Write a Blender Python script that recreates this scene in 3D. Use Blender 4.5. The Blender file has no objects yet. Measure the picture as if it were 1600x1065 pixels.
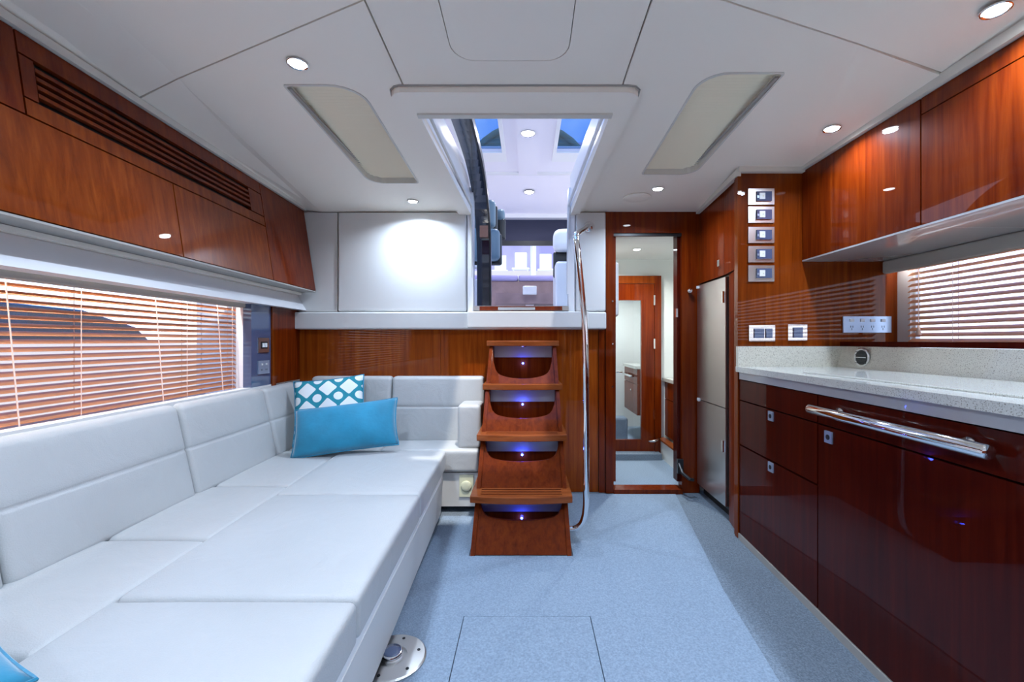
import bpy, bmesh, math, random
from mathutils import Vector, Matrix
from mathutils.geometry import tessellate_polygon
random.seed(7)
C = bpy.context.scene.collection
SC = bpy.context.scene
R = math.radians
# ------------------------------------------------------------------ camera
cam_d = bpy.data.cameras.new('camera'); cam = bpy.data.objects.new('camera', cam_d); C.objects.link(cam)
cam.location = (0, 0, 1.07); cam.rotation_euler = (R(90), 0, 0)
cam_d.sensor_width = 36; cam_d.lens = 680/1600*36; cam_d.shift_x = -25/1600; cam_d.clip_start = .02
SC.camera = cam
SC.view_settings.view_transform = 'Standard'; SC.view_settings.look = 'None'
SC.view_settings.gamma = 1; SC.view_settings.use_curve_mapping = False
SC.view_settings.exposure = 0.35
SC.cycles.max_bounces = 10; SC.cycles.diffuse_bounces = 6; SC.cycles.glossy_bounces = 5
SC.cycles.transparent_max_bounces = 16; SC.cycles.sample_clamp_indirect = 6.0
SC.cycles.use_denoising = True; SC.cycles.caustics_reflective = False; SC.cycles.caustics_refractive = False
# ------------------------------------------------------------------ sky
W = bpy.data.worlds.new('sky'); SC.world = W; W.use_nodes = True
wn = W.node_tree.nodes; wl = W.node_tree.links; wn.clear()
tc = wn.new('ShaderNodeTexCoord'); sx = wn.new('ShaderNodeSeparateXYZ'); wl.new(tc.outputs['Generated'], sx.inputs[0])
gr = wn.new('ShaderNodeValToRGB'); wl.new(sx.outputs['Z'], gr.inputs[0])
gr.color_ramp.elements[0].position = 0.0; gr.color_ramp.elements[0].color = (.86, .92, 1, 1)
gr.color_ramp.elements[1].position = .42; gr.color_ramp.elements[1].color = (.09, .28, .72, 1)
nz = wn.new('ShaderNodeTexNoise'); nz.inputs['Scale'].default_value = 3.0; nz.inputs['Detail'].default_value = 6
wl.new(tc.outputs['Generated'], nz.inputs['Vector'])
cr = wn.new('ShaderNodeValToRGB'); cr.color_ramp.elements[0].position = .48; cr.color_ramp.elements[1].position = .80
wl.new(nz.outputs['Fac'], cr.inputs[0])
mx = wn.new('ShaderNodeMix'); mx.data_type = 'RGBA'; mx.inputs[7].default_value = (.95, .97, 1, 1)
wl.new(cr.outputs[0], mx.inputs[0]); wl.new(gr.outputs[0], mx.inputs[6])
bg = wn.new('ShaderNodeBackground'); bg.inputs['Strength'].default_value = 2.4
wl.new(mx.outputs[2], bg.inputs[0]); wo = wn.new('ShaderNodeOutputWorld'); wl.new(bg.outputs[0], wo.inputs[0])
sun_d = bpy.data.lights.new('sun', 'SUN'); sun_d.energy = 2.6; sun_d.angle = R(2); sun_d.color = (1, .95, .88)
sun = bpy.data.objects.new('sun', sun_d); C.objects.link(sun); sun.rotation_euler = (R(18), R(8), 0)
STRIP = 11.0
LAMP = 9.5          # watts of each cabin downlight
COOL = (.66, .80, 1.0)

# ------------------------------------------------------------------ materials
def nodes(m):
    m.use_nodes = True
    return m.node_tree.nodes, m.node_tree.links, m.node_tree.nodes['Principled BSDF']
def pm(name, col, rough=.5, metal=0, coat=0, coat_r=.03, bump=0, bscale=60, vary=0, vscale=4, spec=.5, sheen=0):
    m = bpy.data.materials.new(name); n, l, p = nodes(m)
    p.inputs['Base Color'].default_value = (*col, 1); p.inputs['Roughness'].default_value = rough
    p.inputs['Metallic'].default_value = metal; p.inputs['Coat Weight'].default_value = coat
    p.inputs['Coat Roughness'].default_value = coat_r; p.inputs['Specular IOR Level'].default_value = spec
    if sheen: p.inputs['Sheen Weight'].default_value = sheen
    g = n.new('ShaderNodeNewGeometry')
    if vary:
        t = n.new('ShaderNodeTexNoise'); t.inputs['Scale'].default_value = vscale; t.inputs['Detail'].default_value = 4
        l.new(g.outputs['Position'], t.inputs['Vector'])
        r = n.new('ShaderNodeValToRGB'); r.color_ramp.elements[0].position = .3; r.color_ramp.elements[1].position = .7
        r.color_ramp.elements[0].color = (*[c*(1-vary) for c in col], 1); r.color_ramp.elements[1].color = (*[min(1, c*(1+vary*.5)) for c in col], 1)
        l.new(t.outputs['Fac'], r.inputs[0]); l.new(r.outputs[0], p.inputs['Base Color'])
    if bump:
        t2 = n.new('ShaderNodeTexNoise'); t2.inputs['Scale'].default_value = bscale; t2.inputs['Detail'].default_value = 3
        l.new(g.outputs['Position'], t2.inputs['Vector'])
        b = n.new('ShaderNodeBump'); b.inputs['Strength'].default_value = bump; b.inputs['Distance'].default_value = .003
        l.new(t2.outputs['Fac'], b.inputs['Height']); l.new(b.outputs[0], p.inputs['Normal'])
    return m
def wood(name, dark, mid, light, scl=(38, 38, 1.8), rough=.4, coat=.62, spec=.03):
    m = bpy.data.materials.new(name); n, l, p = nodes(m)
    g = n.new('ShaderNodeNewGeometry'); mp = n.new('ShaderNodeMapping'); mp.inputs['Scale'].default_value = scl
    l.new(g.outputs['Position'], mp.inputs['Vector'])
    a = n.new('ShaderNodeTexNoise'); a.inputs['Scale'].default_value = 1.0; a.inputs['Detail'].default_value = 7; a.inputs['Roughness'].default_value = .62; a.inputs['Distortion'].default_value = .5
    l.new(mp.outputs[0], a.inputs['Vector'])
    r = n.new('ShaderNodeValToRGB'); e = r.color_ramp.elements
    e[0].position = .28; e[0].color = (*dark, 1); e[1].position = .74; e[1].color = (*light, 1)
    k = e.new(.5); k.color = (*mid, 1)
    l.new(a.outputs['Fac'], r.inputs[0])
    b = n.new('ShaderNodeTexNoise'); b.inputs['Scale'].default_value = 1.6; b.inputs['Detail'].default_value = 2
    l.new(g.outputs['Position'], b.inputs['Vector'])
    h = n.new('ShaderNodeMix'); h.data_type = 'RGBA'; h.blend_type = 'MULTIPLY'; h.inputs[0].default_value = .45
    r2 = n.new('ShaderNodeValToRGB'); r2.color_ramp.elements[0].position = .35; r2.color_ramp.elements[0].color = (.45, .4, .38, 1); r2.color_ramp.elements[1].position = .65
    l.new(b.outputs['Fac'], r2.inputs[0]); l.new(r.outputs[0], h.inputs[6]); l.new(r2.outputs[0], h.inputs[7])
    l.new(h.outputs[2], p.inputs['Base Color'])
    p.inputs['Roughness'].default_value = rough; p.inputs['Coat Weight'].default_value = coat; p.inputs['Coat Roughness'].default_value = .012
    p.inputs['Coat IOR'].default_value = 1.42; p.inputs['Specular IOR Level'].default_value = spec
    return m
def speckle(name, base, spot, rough=.18):
    m = bpy.data.materials.new(name); n, l, p = nodes(m)
    g = n.new('ShaderNodeNewGeometry'); v = n.new('ShaderNodeTexNoise'); v.inputs['Scale'].default_value = 330; v.inputs['Detail'].default_value = 2
    l.new(g.outputs['Position'], v.inputs['Vector'])
    r = n.new('ShaderNodeValToRGB'); e = r.color_ramp.elements
    e[0].position = .33; e[0].color = (*spot, 1); e[1].position = .43; e[1].color = (*base, 1)
    k = e.new(.66); k.color = (*base, 1); k2 = e.new(.74); k2.color = (*[min(1, c*1.35) for c in base], 1)
    l.new(v.outputs['Fac'], r.inputs[0]); l.new(r.outputs[0], p.inputs['Base Color'])
    p.inputs['Roughness'].default_value = rough; p.inputs['Coat Weight'].default_value = .5
    return m
def glow(name, col, s):
    m = bpy.data.materials.new(name); n, l, p = nodes(m)
    p.inputs['Base Color'].default_value = (*col, 1); p.inputs['Emission Color'].default_value = (*col, 1); p.inputs['Emission Strength'].default_value = s
    return m
def glass(name, tint=(.95, .97, 1), f=.12):
    m = bpy.data.materials.new(name); n, l, p = nodes(m); n.remove(p)
    o = n['Material Output']; t = n.new('ShaderNodeBsdfTransparent'); t.inputs[0].default_value = (*tint, 1)
    gl = n.new('ShaderNodeBsdfGlossy'); gl.inputs['Roughness'].default_value = .02
    lw = n.new('ShaderNodeLayerWeight'); pw = n.new('ShaderNodeMath'); pw.operation = 'POWER'; pw.inputs[1].default_value = 5
    ml = n.new('ShaderNodeMath'); ml.operation = 'MULTIPLY_ADD'; ml.inputs[1].default_value = .35; ml.inputs[2].default_value = .03
    l.new(lw.outputs['Facing'], pw.inputs[0]); l.new(pw.outputs[0], ml.inputs[0])
    mi = n.new('ShaderNodeMixShader'); l.new(ml.outputs[0], mi.inputs[0]); l.new(t.outputs[0], mi.inputs[1]); l.new(gl.outputs[0], mi.inputs[2])
    l.new(mi.outputs[0], o.inputs[0]); return m
M = {}
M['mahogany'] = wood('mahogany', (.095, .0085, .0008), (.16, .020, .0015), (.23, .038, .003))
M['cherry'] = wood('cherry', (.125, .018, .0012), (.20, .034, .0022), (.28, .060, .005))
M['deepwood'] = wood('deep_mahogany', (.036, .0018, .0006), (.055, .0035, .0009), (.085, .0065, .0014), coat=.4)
M['litwood'] = wood('lit_cherry', (.20, .030, .003), (.31, .060, .005), (.42, .10, .010))  # cherry lightened to make up for the dim light on the aft wall
M['tread'] = wood('tread_wood', (.18, .042, .011), (.28, .072, .019), (.37, .108, .030), scl=(2, 30, 30), rough=.35, coat=.5)
M['stairwood'] = wood('stair_wood', (.085, .010, .0012), (.14, .020, .0020), (.19, .032, .003), coat=.35)
M['vinyl'] = pm('headliner_vinyl', (.93, .87, .77), .6, bump=.12, bscale=500)
M['vinyl2'] = pm('padded_white_vinyl', (.66, .66, .65), .5, bump=.15, bscale=400)
M['cream'] = pm('cream_moulding', (.66, .64, .58), .5)
M['leather'] = pm('white_leather', (.49, .50, .50), .42, bump=.35, bscale=260, vary=.04, vscale=3)
n_, l_, p_ = M['leather'].node_tree.nodes, M['leather'].node_tree.links, M['leather'].node_tree.nodes['Principled BSDF']
_g = n_.new('ShaderNodeNewGeometry'); _t = n_.new('ShaderNodeTexNoise'); _t.inputs['Scale'].default_value = 7; _t.inputs['Detail'].default_value = 2; _t.inputs['Distortion'].default_value = 1.5
l_.new(_g.outputs['Position'], _t.inputs['Vector']); _b = n_.new('ShaderNodeBump'); _b.inputs['Strength'].default_value = .35; _b.inputs['Distance'].default_value = .012
l_.new(_t.outputs['Fac'], _b.inputs['Height']); _o = p_.inputs['Normal'].links[0].from_node; l_.new(_b.outputs[0], _o.inputs['Normal'])
M['carpet'] = pm('grey_carpet', (.20, .25, .31), .95, bump=1.0, bscale=320, vary=.34, vscale=170, spec=.1)
M['runner'] = pm('pale_carpet', (.26, .335, .43), .95, bump=1.0, bscale=300, vary=.24, vscale=150, spec=.1)
M['chrome'] = pm('chrome', (.86, .87, .88), .07, 1)
M['steel'] = pm('brushed_steel', (.72, .71, .69), .32, 1, bump=.08, bscale=300)
M['black'] = pm('black_plastic', (.012, .013, .015), .35)
M['void'] = pm('dark_recess', (.01, .008, .007), .8)
M['taupe'] = pm('taupe_fabric', (.36, .34, .31), .8, bump=.3, bscale=600)
M['shade'] = pm('pleated_shade_fabric', (.86, .78, .60), .85)
M['slatwood'] = pm('blind_slat_wood', (.62, .24, .10), .4, vary=.12, vscale=8)
M['slatpale'] = pm('blind_slat_pale_wood', (.70, .33, .16), .4, vary=.1, vscale=8)
M['cord'] = pm('pale_cord', (.85, .62, .52), .8)
M['stone'] = speckle('speckled_stone', (.56, .56, .52), (.16, .14, .11))
M['stonewall'] = speckle('speckled_splashback', (.60, .57, .48), (.2, .17, .12), .3)
M['laminate'] = pm('glossy_grey_laminate', (.42, .42, .44), .18, coat=.6)
M['bluepanel'] = pm('blue_grey_gloss_panel', (.07, .10, .19), .14, coat=1)
M['teal'] = pm('teal_velvet', (.0, .235, .40), .7, bump=.5, bscale=40, vary=.25, vscale=7, sheen=.5)
M['whiteplastic'] = pm('white_plastic', (.78, .79, .8), .35)
M['blueplate'] = pm('satin_outlet_plate', (.42, .52, .68), .3, .6)
M['creamplastic'] = pm('cream_plastic', (.72, .72, .52), .4)
M['glass'] = glass('window_glass')
M['tint'] = glass('tinted_skylight_glass', (.40, .52, .66))
M['lens'] = glow('lamp_lens', (.82, .92, 1), 30)
M['striplens'] = glow('strip_lens', (1, .96, .92), 12)
M['blueled'] = glow('blue_led', (.05, .10, 1), 22)
M['gel'] = pm('gelcoat_white', (.78, .78, .8), .3)
M['roofwhite'] = pm('roof_lining_white', (.80, .77, .84), .45)
M['navy'] = pm('navy_gloss', (.006, .012, .03), .12, coat=1)
M['screen'] = pm('navy_sunscreen', (.018, .020, .05), .7)
M['greyleather'] = pm('blue_grey_leather', (.10, .17, .23), .35)
M['lilac'] = pm('lilac_wall', (.36, .33, .62), .7, vary=.3, vscale=.8)
M['teak'] = pm('weathered_teak', (.30, .20, .20), .7, vary=.2, vscale=6)
M['concrete'] = pm('pale_concrete', (.62, .55, .47), .9, vary=.15, vscale=.6)
M['hull'] = pm('warm_cream_hull', (.80, .66, .54), .4)
M['headwall'] = pm('pale_washroom_wall', (.74, .76, .74), .5)
M['rope'] = pm('canopy_green', (.05, .13, .11), .6)
M['copper'] = pm('brown_latch', (.30, .16, .12), .3, .5)
# patterned pillow: white ground, teal trellis
def trellis():
    m = bpy.data.materials.new('teal_trellis_fabric'); n, l, p = nodes(m)
    t = n.new('ShaderNodeTexCoord'); s = n.new('ShaderNodeSeparateXYZ'); l.new(t.outputs['Object'], s.inputs[0])
    def mt(op, a, b=None):
        q = n.new('ShaderNodeMath'); q.operation = op
        for i, v in enumerate((a, b)):
            if v is None: continue
            if isinstance(v, (int, float)): q.inputs[i].default_value = v
            else: l.new(v, q.inputs[i])
        return q.outputs[0]
    k = 2*math.pi/.125
    u = mt('MULTIPLY', s.outputs['X'], k); v = mt('MULTIPLY', s.outputs['Y'], k)
    c1 = mt('COSINE', u); c2 = mt('COSINE', v)
    f = mt('ADD', c1, c2)
    c3 = mt('COSINE', mt('MULTIPLY', u, 2.0)); c4 = mt('COSINE', mt('MULTIPLY', v, 2.0))
    f = mt('ADD', f, mt('MULTIPLY', mt('ADD', c3, c4), .06))
    a = mt('ABSOLUTE', mt('ADD', f, .50))
    st = mt('LESS_THAN', a, .70)
    mi = n.new('ShaderNodeMix'); mi.data_type = 'RGBA'; mi.inputs[6].default_value = (.80, .84, .84, 1); mi.inputs[7].default_value = (.01, .25, .33, 1)
    l.new(st, mi.inputs[0]); l.new(mi.outputs[2], p.inputs['Base Color']); p.inputs['Roughness'].default_value = .8
    return m
M['trellis'] = trellis()

# ------------------------------------------------------------------ builders
def wloc(o):
    v = Vector((0, 0, 0))
    while o is not None: v = v + o.location; o = o.parent
    return v
def mk(name, bm, mat, parent=None, smooth=False, free=None):
    """link a bmesh given in world metres as ONE mesh object, origin at its base (or relative to its parent)"""
    bmesh.ops.recalc_face_normals(bm, faces=bm.faces)
    xs = [v.co for v in bm.verts]
    if free is not None: c = Vector(free)
    else:
        c = Vector(((min(v.x for v in xs)+max(v.x for v in xs))/2, (min(v.y for v in xs)+max(v.y for v in xs))/2, min(v.z for v in xs)))
    bmesh.ops.translate(bm, verts=bm.verts, vec=-c)
    me = bpy.data.meshes.new(name); bm.to_mesh(me); bm.free()
    if smooth:
        for p in me.polygons: p.use_smooth = True
    me.materials.append(M[mat])
    o = bpy.data.objects.new(name, me); C.objects.link(o)
    if parent is not None: o.parent = parent; o.location = c - wloc(parent)
    else: o.location = c
    return o
def tag(o, label, cat, group=None):
    o['label'] = label; o['category'] = cat
    if group: o['group'] = group
    return o
def struct(o): o['kind'] = 'structure'; return o
def root(name, loc, label=None, cat=None, group=None):
    o = bpy.data.objects.new(name, None); C.objects.link(o); o.location = loc; o.empty_display_size = .05
    if label: tag(o, label, cat, group)
    return o
def copy_tree(o, parent=None):
    c = o.copy(); C.objects.link(c); c.parent = parent
    for ch in list(o.children): copy_tree(ch, c)
    return c
def NB(): return bmesh.new()
def bevel(bm, w, seg=2):
    if w > 0:
        es = [e for e in bm.edges if len(e.link_faces) == 2 and e.calc_face_angle(0) > .5]
        bmesh.ops.bevel(bm, geom=es, offset=w, segments=seg, affect='EDGES', profile=.5)
    return bm
def merge(bm, b2):
    me = bpy.data.meshes.new('t'); b2.to_mesh(me); b2.free(); bm.from_mesh(me); bpy.data.meshes.remove(me); return bm
def hexa(pts, w=0, seg=2):
    """8 corners: bottom ring then top ring"""
    b = NB(); v = [b.verts.new(p) for p in pts]
    for f in ((3, 2, 1, 0), (4, 5, 6, 7), (0, 1, 5, 4), (1, 2, 6, 5), (2, 3, 7, 6), (3, 0, 4, 7)): b.faces.new([v[i] for i in f])
    return bevel(b, w, seg)
def box(x0, x1, y0, y1, z0, z1, w=0, seg=2, fn=None):
    p = [(x0, y0, z0), (x1, y0, z0), (x1, y1, z0), (x0, y1, z0), (x0, y0, z1), (x1, y0, z1), (x1, y1, z1), (x0, y1, z1)]
    if fn: p = [fn(*q) for q in p]
    return hexa(p, w, seg)
def slab(q, t, w=.0015, gap=0):
    """front face quad q (any order round), body goes t behind it; t>0 along -normal facing the camera side"""
    q = [Vector(p) for p in q]
    if gap:
        c = sum(q, Vector())/4
        e1 = (q[1]-q[0]).normalized(); e2 = (q[3]-q[0]).normalized()
        q = [q[0]+e1*gap+e2*gap, q[1]-e1*gap+e2*gap, q[2]-e1*gap-e2*gap, q[3]+e1*gap-e2*gap]
    n = (q[1]-q[0]).cross(q[3]-q[0]).normalized()
    c = sum(q, Vector())/4
    if n.dot(Vector((0, 1.0, 1.07))-c) < 0: n = -n
    return hexa([p - n*t for p in q]+q, w, 1)
def prism(pts, off, w=0):
    """polygon pts (3d) extruded by vector off"""
    b = NB(); v = [b.verts.new(p) for p in pts]; f = b.faces.new(v)
    r = bmesh.ops.extrude_face_region(b, geom=[f]); nv = [g for g in r['geom'] if isinstance(g, bmesh.types.BMVert)]
    bmesh.ops.translate(b, verts=nv, vec=off); return bevel(b, w, 2)
def holed(outer, holes, zf, t):
    """horizontal panel with holes, underside at zf(x,y), thickness t upwards"""
    b = NB(); loops = [outer]+holes
    flat = [Vector((p[0], p[1], 0)) for lp in loops for p in lp]
    tris = tessellate_polygon([[Vector((p[0], p[1], 0)) for p in lp] for lp in loops])
    lo = [b.verts.new((p.x, p.y, zf(p.x, p.y))) for p in flat]; hi = [b.verts.new((p.x, p.y, zf(p.x, p.y)+t)) for p in flat]
    for a in tris:
        try: b.faces.new([lo[i] for i in a]); b.faces.new([hi[i] for i in reversed(a)])
        except ValueError: pass
    k = 0
    for lp in loops:
        n = len(lp)
        for i in range(n):
            j = (i+1) % n; b.faces.new((lo[k+i], lo[k+j], hi[k+j], hi[k+i]))
        k += n
    return b
def rrect(x0, x1, y0, y1, rs, seg=6):
    """rounded rectangle; rs radii for corners (x0y0, x1y0, x1y1, x0y1)"""
    out = []
    for (cx, cy, sx_, sy_, a0), r in zip(((x0, y0, 1, 1, 180), (x1, y0, -1, 1, 270), (x1, y1, -1, -1, 0), (x0, y1, 1, -1, 90)), rs):
        if r <= 0: out.append((cx, cy)); continue
        for i in range(seg+1):
            a = R(a0+90*i/seg); out.append((cx+sx_*r+r*math.cos(a), cy+sy_*r+r*math.sin(a)))
    return out
def tube(pts, r, seg=12, cap=True, rad=None):
    pts = [Vector(p) for p in pts]; b = NB(); rings = []; ref = Vector((0, 0, 1))
    prev = None
    for i, p in enumerate(pts):
        d = (pts[min(i+1, len(pts)-1)]-pts[max(i-1, 0)]).normalized()
        if prev is None:
            a = ref.cross(d)
            if a.length < .1: a = Vector((1, 0, 0)).cross(d)
        else: a = prev - d*prev.dot(d)
        a.normalize(); prev = a; c = d.cross(a); rr = rad[i] if rad else r
        rings.append([b.verts.new(p+(a*math.cos(2*math.pi*k/seg)+c*math.sin(2*math.pi*k/seg))*rr) for k in range(seg)])
    for i in range(len(rings)-1):
        for k in range(seg): b.faces.new((rings[i][k], rings[i][(k+1) % seg], rings[i+1][(k+1) % seg], rings[i+1][k]))
    if cap: b.faces.new(rings[0][::-1]); b.faces.new(rings[-1])
    return b
def lathe(prof, c, axis='z', seg=32):
    """prof = [(r, h)], closed round the axis through c"""
    b = NB(); rings = []
    for r, h in prof:
        ring = []
        for k in range(seg):
            a = 2*math.pi*k/seg; u, v = r*math.cos(a), r*math.sin(a)
            p = (u, v, h) if axis == 'z' else ((h, u, v) if axis == 'x' else (u, h, v))
            ring.append(b.verts.new(Vector(c)+Vector(p)))
        rings.append(ring)
    for i in range(len(rings)-1):
        for k in range(seg): b.faces.new((rings[i][k], rings[i][(k+1) % seg], rings[i+1][(k+1) % seg], rings[i+1][k]))
    b.faces.new(rings[0][::-1]); b.faces.new(rings[-1]); return b
def softbox(x0, x1, y0, y1, z0, z1, r=.02, puff=0, fn=None, n=9, face=2, extra=(), groove=None):
    """rounded cushion block; puff swells the + side of axis 'face'. groove=(axis, value, depth, width)"""
    L = (x1-x0, y1-y0, z1-z0); b = NB(); vm = {}
    def grid(a):
        g = [0, r*.3, r*.7, r] + [r+(L[a]-2*r)*i/n for i in range(1, n)] + [L[a]-r, L[a]-r*.7, L[a]-r*.3, L[a]]
        g += [e[1]-(x0, y0, z0)[a] for e in extra if e[0] == a]
        return sorted(set(round(v, 6) for v in g))
    G = [grid(a) for a in range(3)]
    def P(p):
        key = tuple(round(v, 6) for v in p)
        if key in vm: return vm[key]
        co = Vector([min(max(p[a], r), L[a]-r) for a in range(3)]); d = Vector(p)-co
        # cube direction to sphere
        q = co + (d.normalized()*r if d.length > 1e-9 else Vector())
        if puff:
            o = [a for a in range(3) if a != face]
            s = max(0, math.sin(math.pi*min(1, max(0, q[o[0]]/L[o[0]]))))*max(0, math.sin(math.pi*min(1, max(0, q[o[1]]/L[o[1]]))))
            s = s**.45
            if q[face] > L[face]/2: q[face] += puff*s
        w = Vector((x0, y0, z0))+q
        if groove:
            ga, gv, gd, gw = groove
            if q[face] > L[face]*.5: w[face] -= gd*math.exp(-((w[ga]-gv)/gw)**2)
        if fn: w = Vector(fn(*w))
        vm[key] = b.verts.new(w); return vm[key]
    for a in range(3):
        u, v = [k for k in range(3) if k != a]
        for end in (0, L[a]):
            for i in range(len(G[u])-1):
                for j in range(len(G[v])-1):
                    def pt(i_, j_):
                        p = [0, 0, 0]; p[a] = end; p[u] = G[u][i_]; p[v] = G[v][j_]; return P(p)
                    vs = [pt(i, j), pt(i+1, j), pt(i+1, j+1), pt(i, j+1)]
                    if len(set(vs)) == 4:
                        try: b.faces.new(vs)
                        except ValueError: pass
    return b
T = lambda x, y, z: (x+.04*(3.09-y), y, z)          # port side converges forward a little
def GX(x, y): return x-.033*(2.378-y)                # galley front does too
zc = lambda y: 1.98+.045*(3.09-y)
ZF = -1.5                                            # forward end of the cabin

# ================================================================== SETTING
# floor
fl = struct(mk('floor', box(-1.9, 2.2, ZF, 3.14, -.06, -.004), 'carpet'))
rn = tag(mk('carpet_runner', holed([(-.46, ZF+.02), (.72, ZF+.02), (.79, 1.37), (.84, 1.87), (1.03, 3.04), (.225, 3.04), (.225, 2.163), (-.295, 2.163), (-.295, 2.66), (-.52, 2.66)],
      [[(-.25, .95), (.243, .95), (.243, 1.69), (-.25, 1.69)]], lambda x, y: -.004, .006), 'runner'), 'pale blue-grey carpet laid down the middle of the cabin floor', 'carpet')
tag(mk('floor_hatch', box(-.246, .239, .954, 1.686, -.004, .0035, .002), 'runner'), 'square carpeted floor hatch lid in front of the steps', 'hatch')
# back wall (aft bulkhead) pieces
wb = struct(root('wall_back', (0, 3.12, 0)))
def wbp(nm, bm, m): return mk(nm, bm, m, wb)
wbp('wood_panel', box(-1.72, -.62, 3.09, 3.14, 0, 1.16, .001), 'litwood')
wbp('wood_panel', box(-.618, .50, 3.09, 3.14, 0, 1.16, .001), 'litwood')
wbp('wood_panel', box(.502, .545, 3.075, 3.14, 0, 1.30, .001), 'mahogany')
wbp('backing_panel', box(-1.9, -.40, 3.10, 3.16, 1.16, 2.05), 'vinyl2')
wbp('backing_panel', box(.31, .56, 3.10, 3.16, 1.16, 2.25), 'vinyl2')
wbp('backing_panel', box(-.40, .31, 3.10, 3.16, 1.16, 1.30), 'vinyl2')
wbp('padded_panel', softbox(-1.335, -.432, 3.055, 3.098, 1.278, 1.975, .012, 0), 'vinyl2')
wbp('side_panel', hexa([(-1.66, 3.075, 1.278), (-1.345, 3.07, 1.278), (-1.345, 3.1, 1.278), (-1.66, 3.1, 1.278), (-1.66, 3.075, 1.975), (-1.345, 3.07, 1.975), (-1.345, 3.1, 1.975), (-1.66, 3.1, 1.975)], .004), 'vinyl2')
wbp('padded_panel', softbox(.335, .545, 3.045, 3.098, 1.278, 1.972, .012, 0), 'vinyl2')
wbp('ledge', softbox(-1.655, .545, 3.02, 3.10, 1.152, 1.272, .012, 0, n=4), 'vinyl2')
wbp('ledge_cap', softbox(-.42, .42, 3.005, 3.05, 1.16, 1.275, .01, 0, n=4), 'vinyl2')
wbp('opening_trim', box(-.425, -.385, 3.06, 3.14, 1.275, 2.15, .004), 'gel')
wbp('opening_trim', box(.285, .33, 3.06, 3.14, 1.275, 2.15, .004), 'gel')
sill = mk('trim_1', box(-.385, .285, 3.05, 3.20, 1.282, 1.316, .004), 'steel'); struct(sill)
mk('brass_scuff_plate', box(-.21, .05, 3.046, 3.052, 1.287, 1.306, .001), 'chrome', sill)
mk('wood_inlay', box(-.34, .24, 3.047, 3.0505, 1.284, 1.313, .0005), 'mahogany', sill)
# door wall (right of aft bulkhead) and frame
d1 = struct(root('door_1', (.85, 3.1, 0)))
mk('header', box(.548, 1.21, 3.07, 3.14, 1.832, 2.02, .002), 'mahogany', d1)
mk('door_post', box(.548, .602, 3.06, 3.14, 0, 1.832, .003), 'mahogany', d1)
mk('door_post', box(1.085, 1.21, 3.07, 3.14, 0, 1.832, .003), 'mahogany', d1)
mk('door_lining', box(.602, .625, 3.10, 3.18, .07, 1.832, .002), 'mahogany', d1)
mk('door_lining', box(1.062, 1.085, 3.10, 3.18, .07, 1.832, .002), 'deepwood', d1)
mk('head_track', box(.60, 1.09, 3.078, 3.10, 1.812, 1.832, .001), 'black', d1)
mk('threshold', box(.602, 1.085, 3.05, 3.16, -.004, .028, .003), 'mahogany', d1)
for z in (.75, 1.05, 1.35):
    mk('screw_cover', lathe([(.006, 0), (.006, .004)], (.595, 3.055, z), 'y', 10), 'chrome', d1)
mk('latch_keep', box(1.05, 1.064, 3.09, 3.11, 1.24, 1.30, .002), 'chrome', d1)
hk = tag(root('door_stay', (1.07, 3.03, .12)), 'small black door holdback hook at the foot of the washroom doorway', 'door stay')
hk.location = (1.07, 3.03, .12)
mk('arm', tube([(1.06, 3.06, .21), (1.065, 3.0, .16), (1.10, 2.96, .13), (1.13, 2.98, .12)], .012, 8), 'black', hk)
mk('plate', box(1.05, 1.09, 3.05, 3.072, .14, .24, .003), 'black', hk)
mk('knob', lathe([(.010, .0), (.010, -.02), (.016, -.025), (.016, -.04), (.01, -.045)], (1.13, 3.07, 1.42), 'y', 16), 'chrome', d1, True)

# left wall
wlft = struct(root('wall_left', (-1.7, 1, 0)))
mk('lower_panel', box(-1.67, -1.62, ZF, 3.09, 0, .80, fn=T), 'vinyl2', wlft)
mk('aft_panel', box(-1.67, -1.62, 2.765, 3.09, .5, 1.30, .001, fn=T), 'mahogany', wlft)
mk('panel_edge', box(-1.67, -1.612, 2.72, 2.764, .5, 1.30, .002, fn=T), 'cherry', wlft)
mk('blue_panel', box(-1.67, -1.622, 2.515, 2.718, .5, 1.30, .001, fn=T), 'bluepanel', wlft)
mk('outer_skin', box(-2.0, -1.96, ZF, 3.14, 0, .74, fn=T), 'gel', wlft)
mk('outer_skin', box(-2.0, -1.96, ZF, 3.14, 1.36, 2.3, fn=T), 'gel', wlft)
mk('outer_skin', box(-2.0, -1.96, 2.60, 3.14, .74, 1.36, fn=T), 'gel', wlft)
mk('outer_skin', box(-2.0, -1.96, ZF, -.6, .74, 1.36, fn=T), 'gel', wlft)
mk('window_jamb', hexa([T(-1.655, 2.516, .74), T(-1.96, 2.60, .74), T(-1.96, 2.62, .74), T(-1.655, 2.54, .74), T(-1.655, 2.516, 1.36), T(-1.96, 2.60, 1.36), T(-1.96, 2.62, 1.36), T(-1.655, 2.54, 1.36)]), 'gel', wlft)
mk('window_ledge', box(-1.98, -1.64, -.6, 2.60, .715, .74, fn=T), 'gel', wlft)
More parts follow.
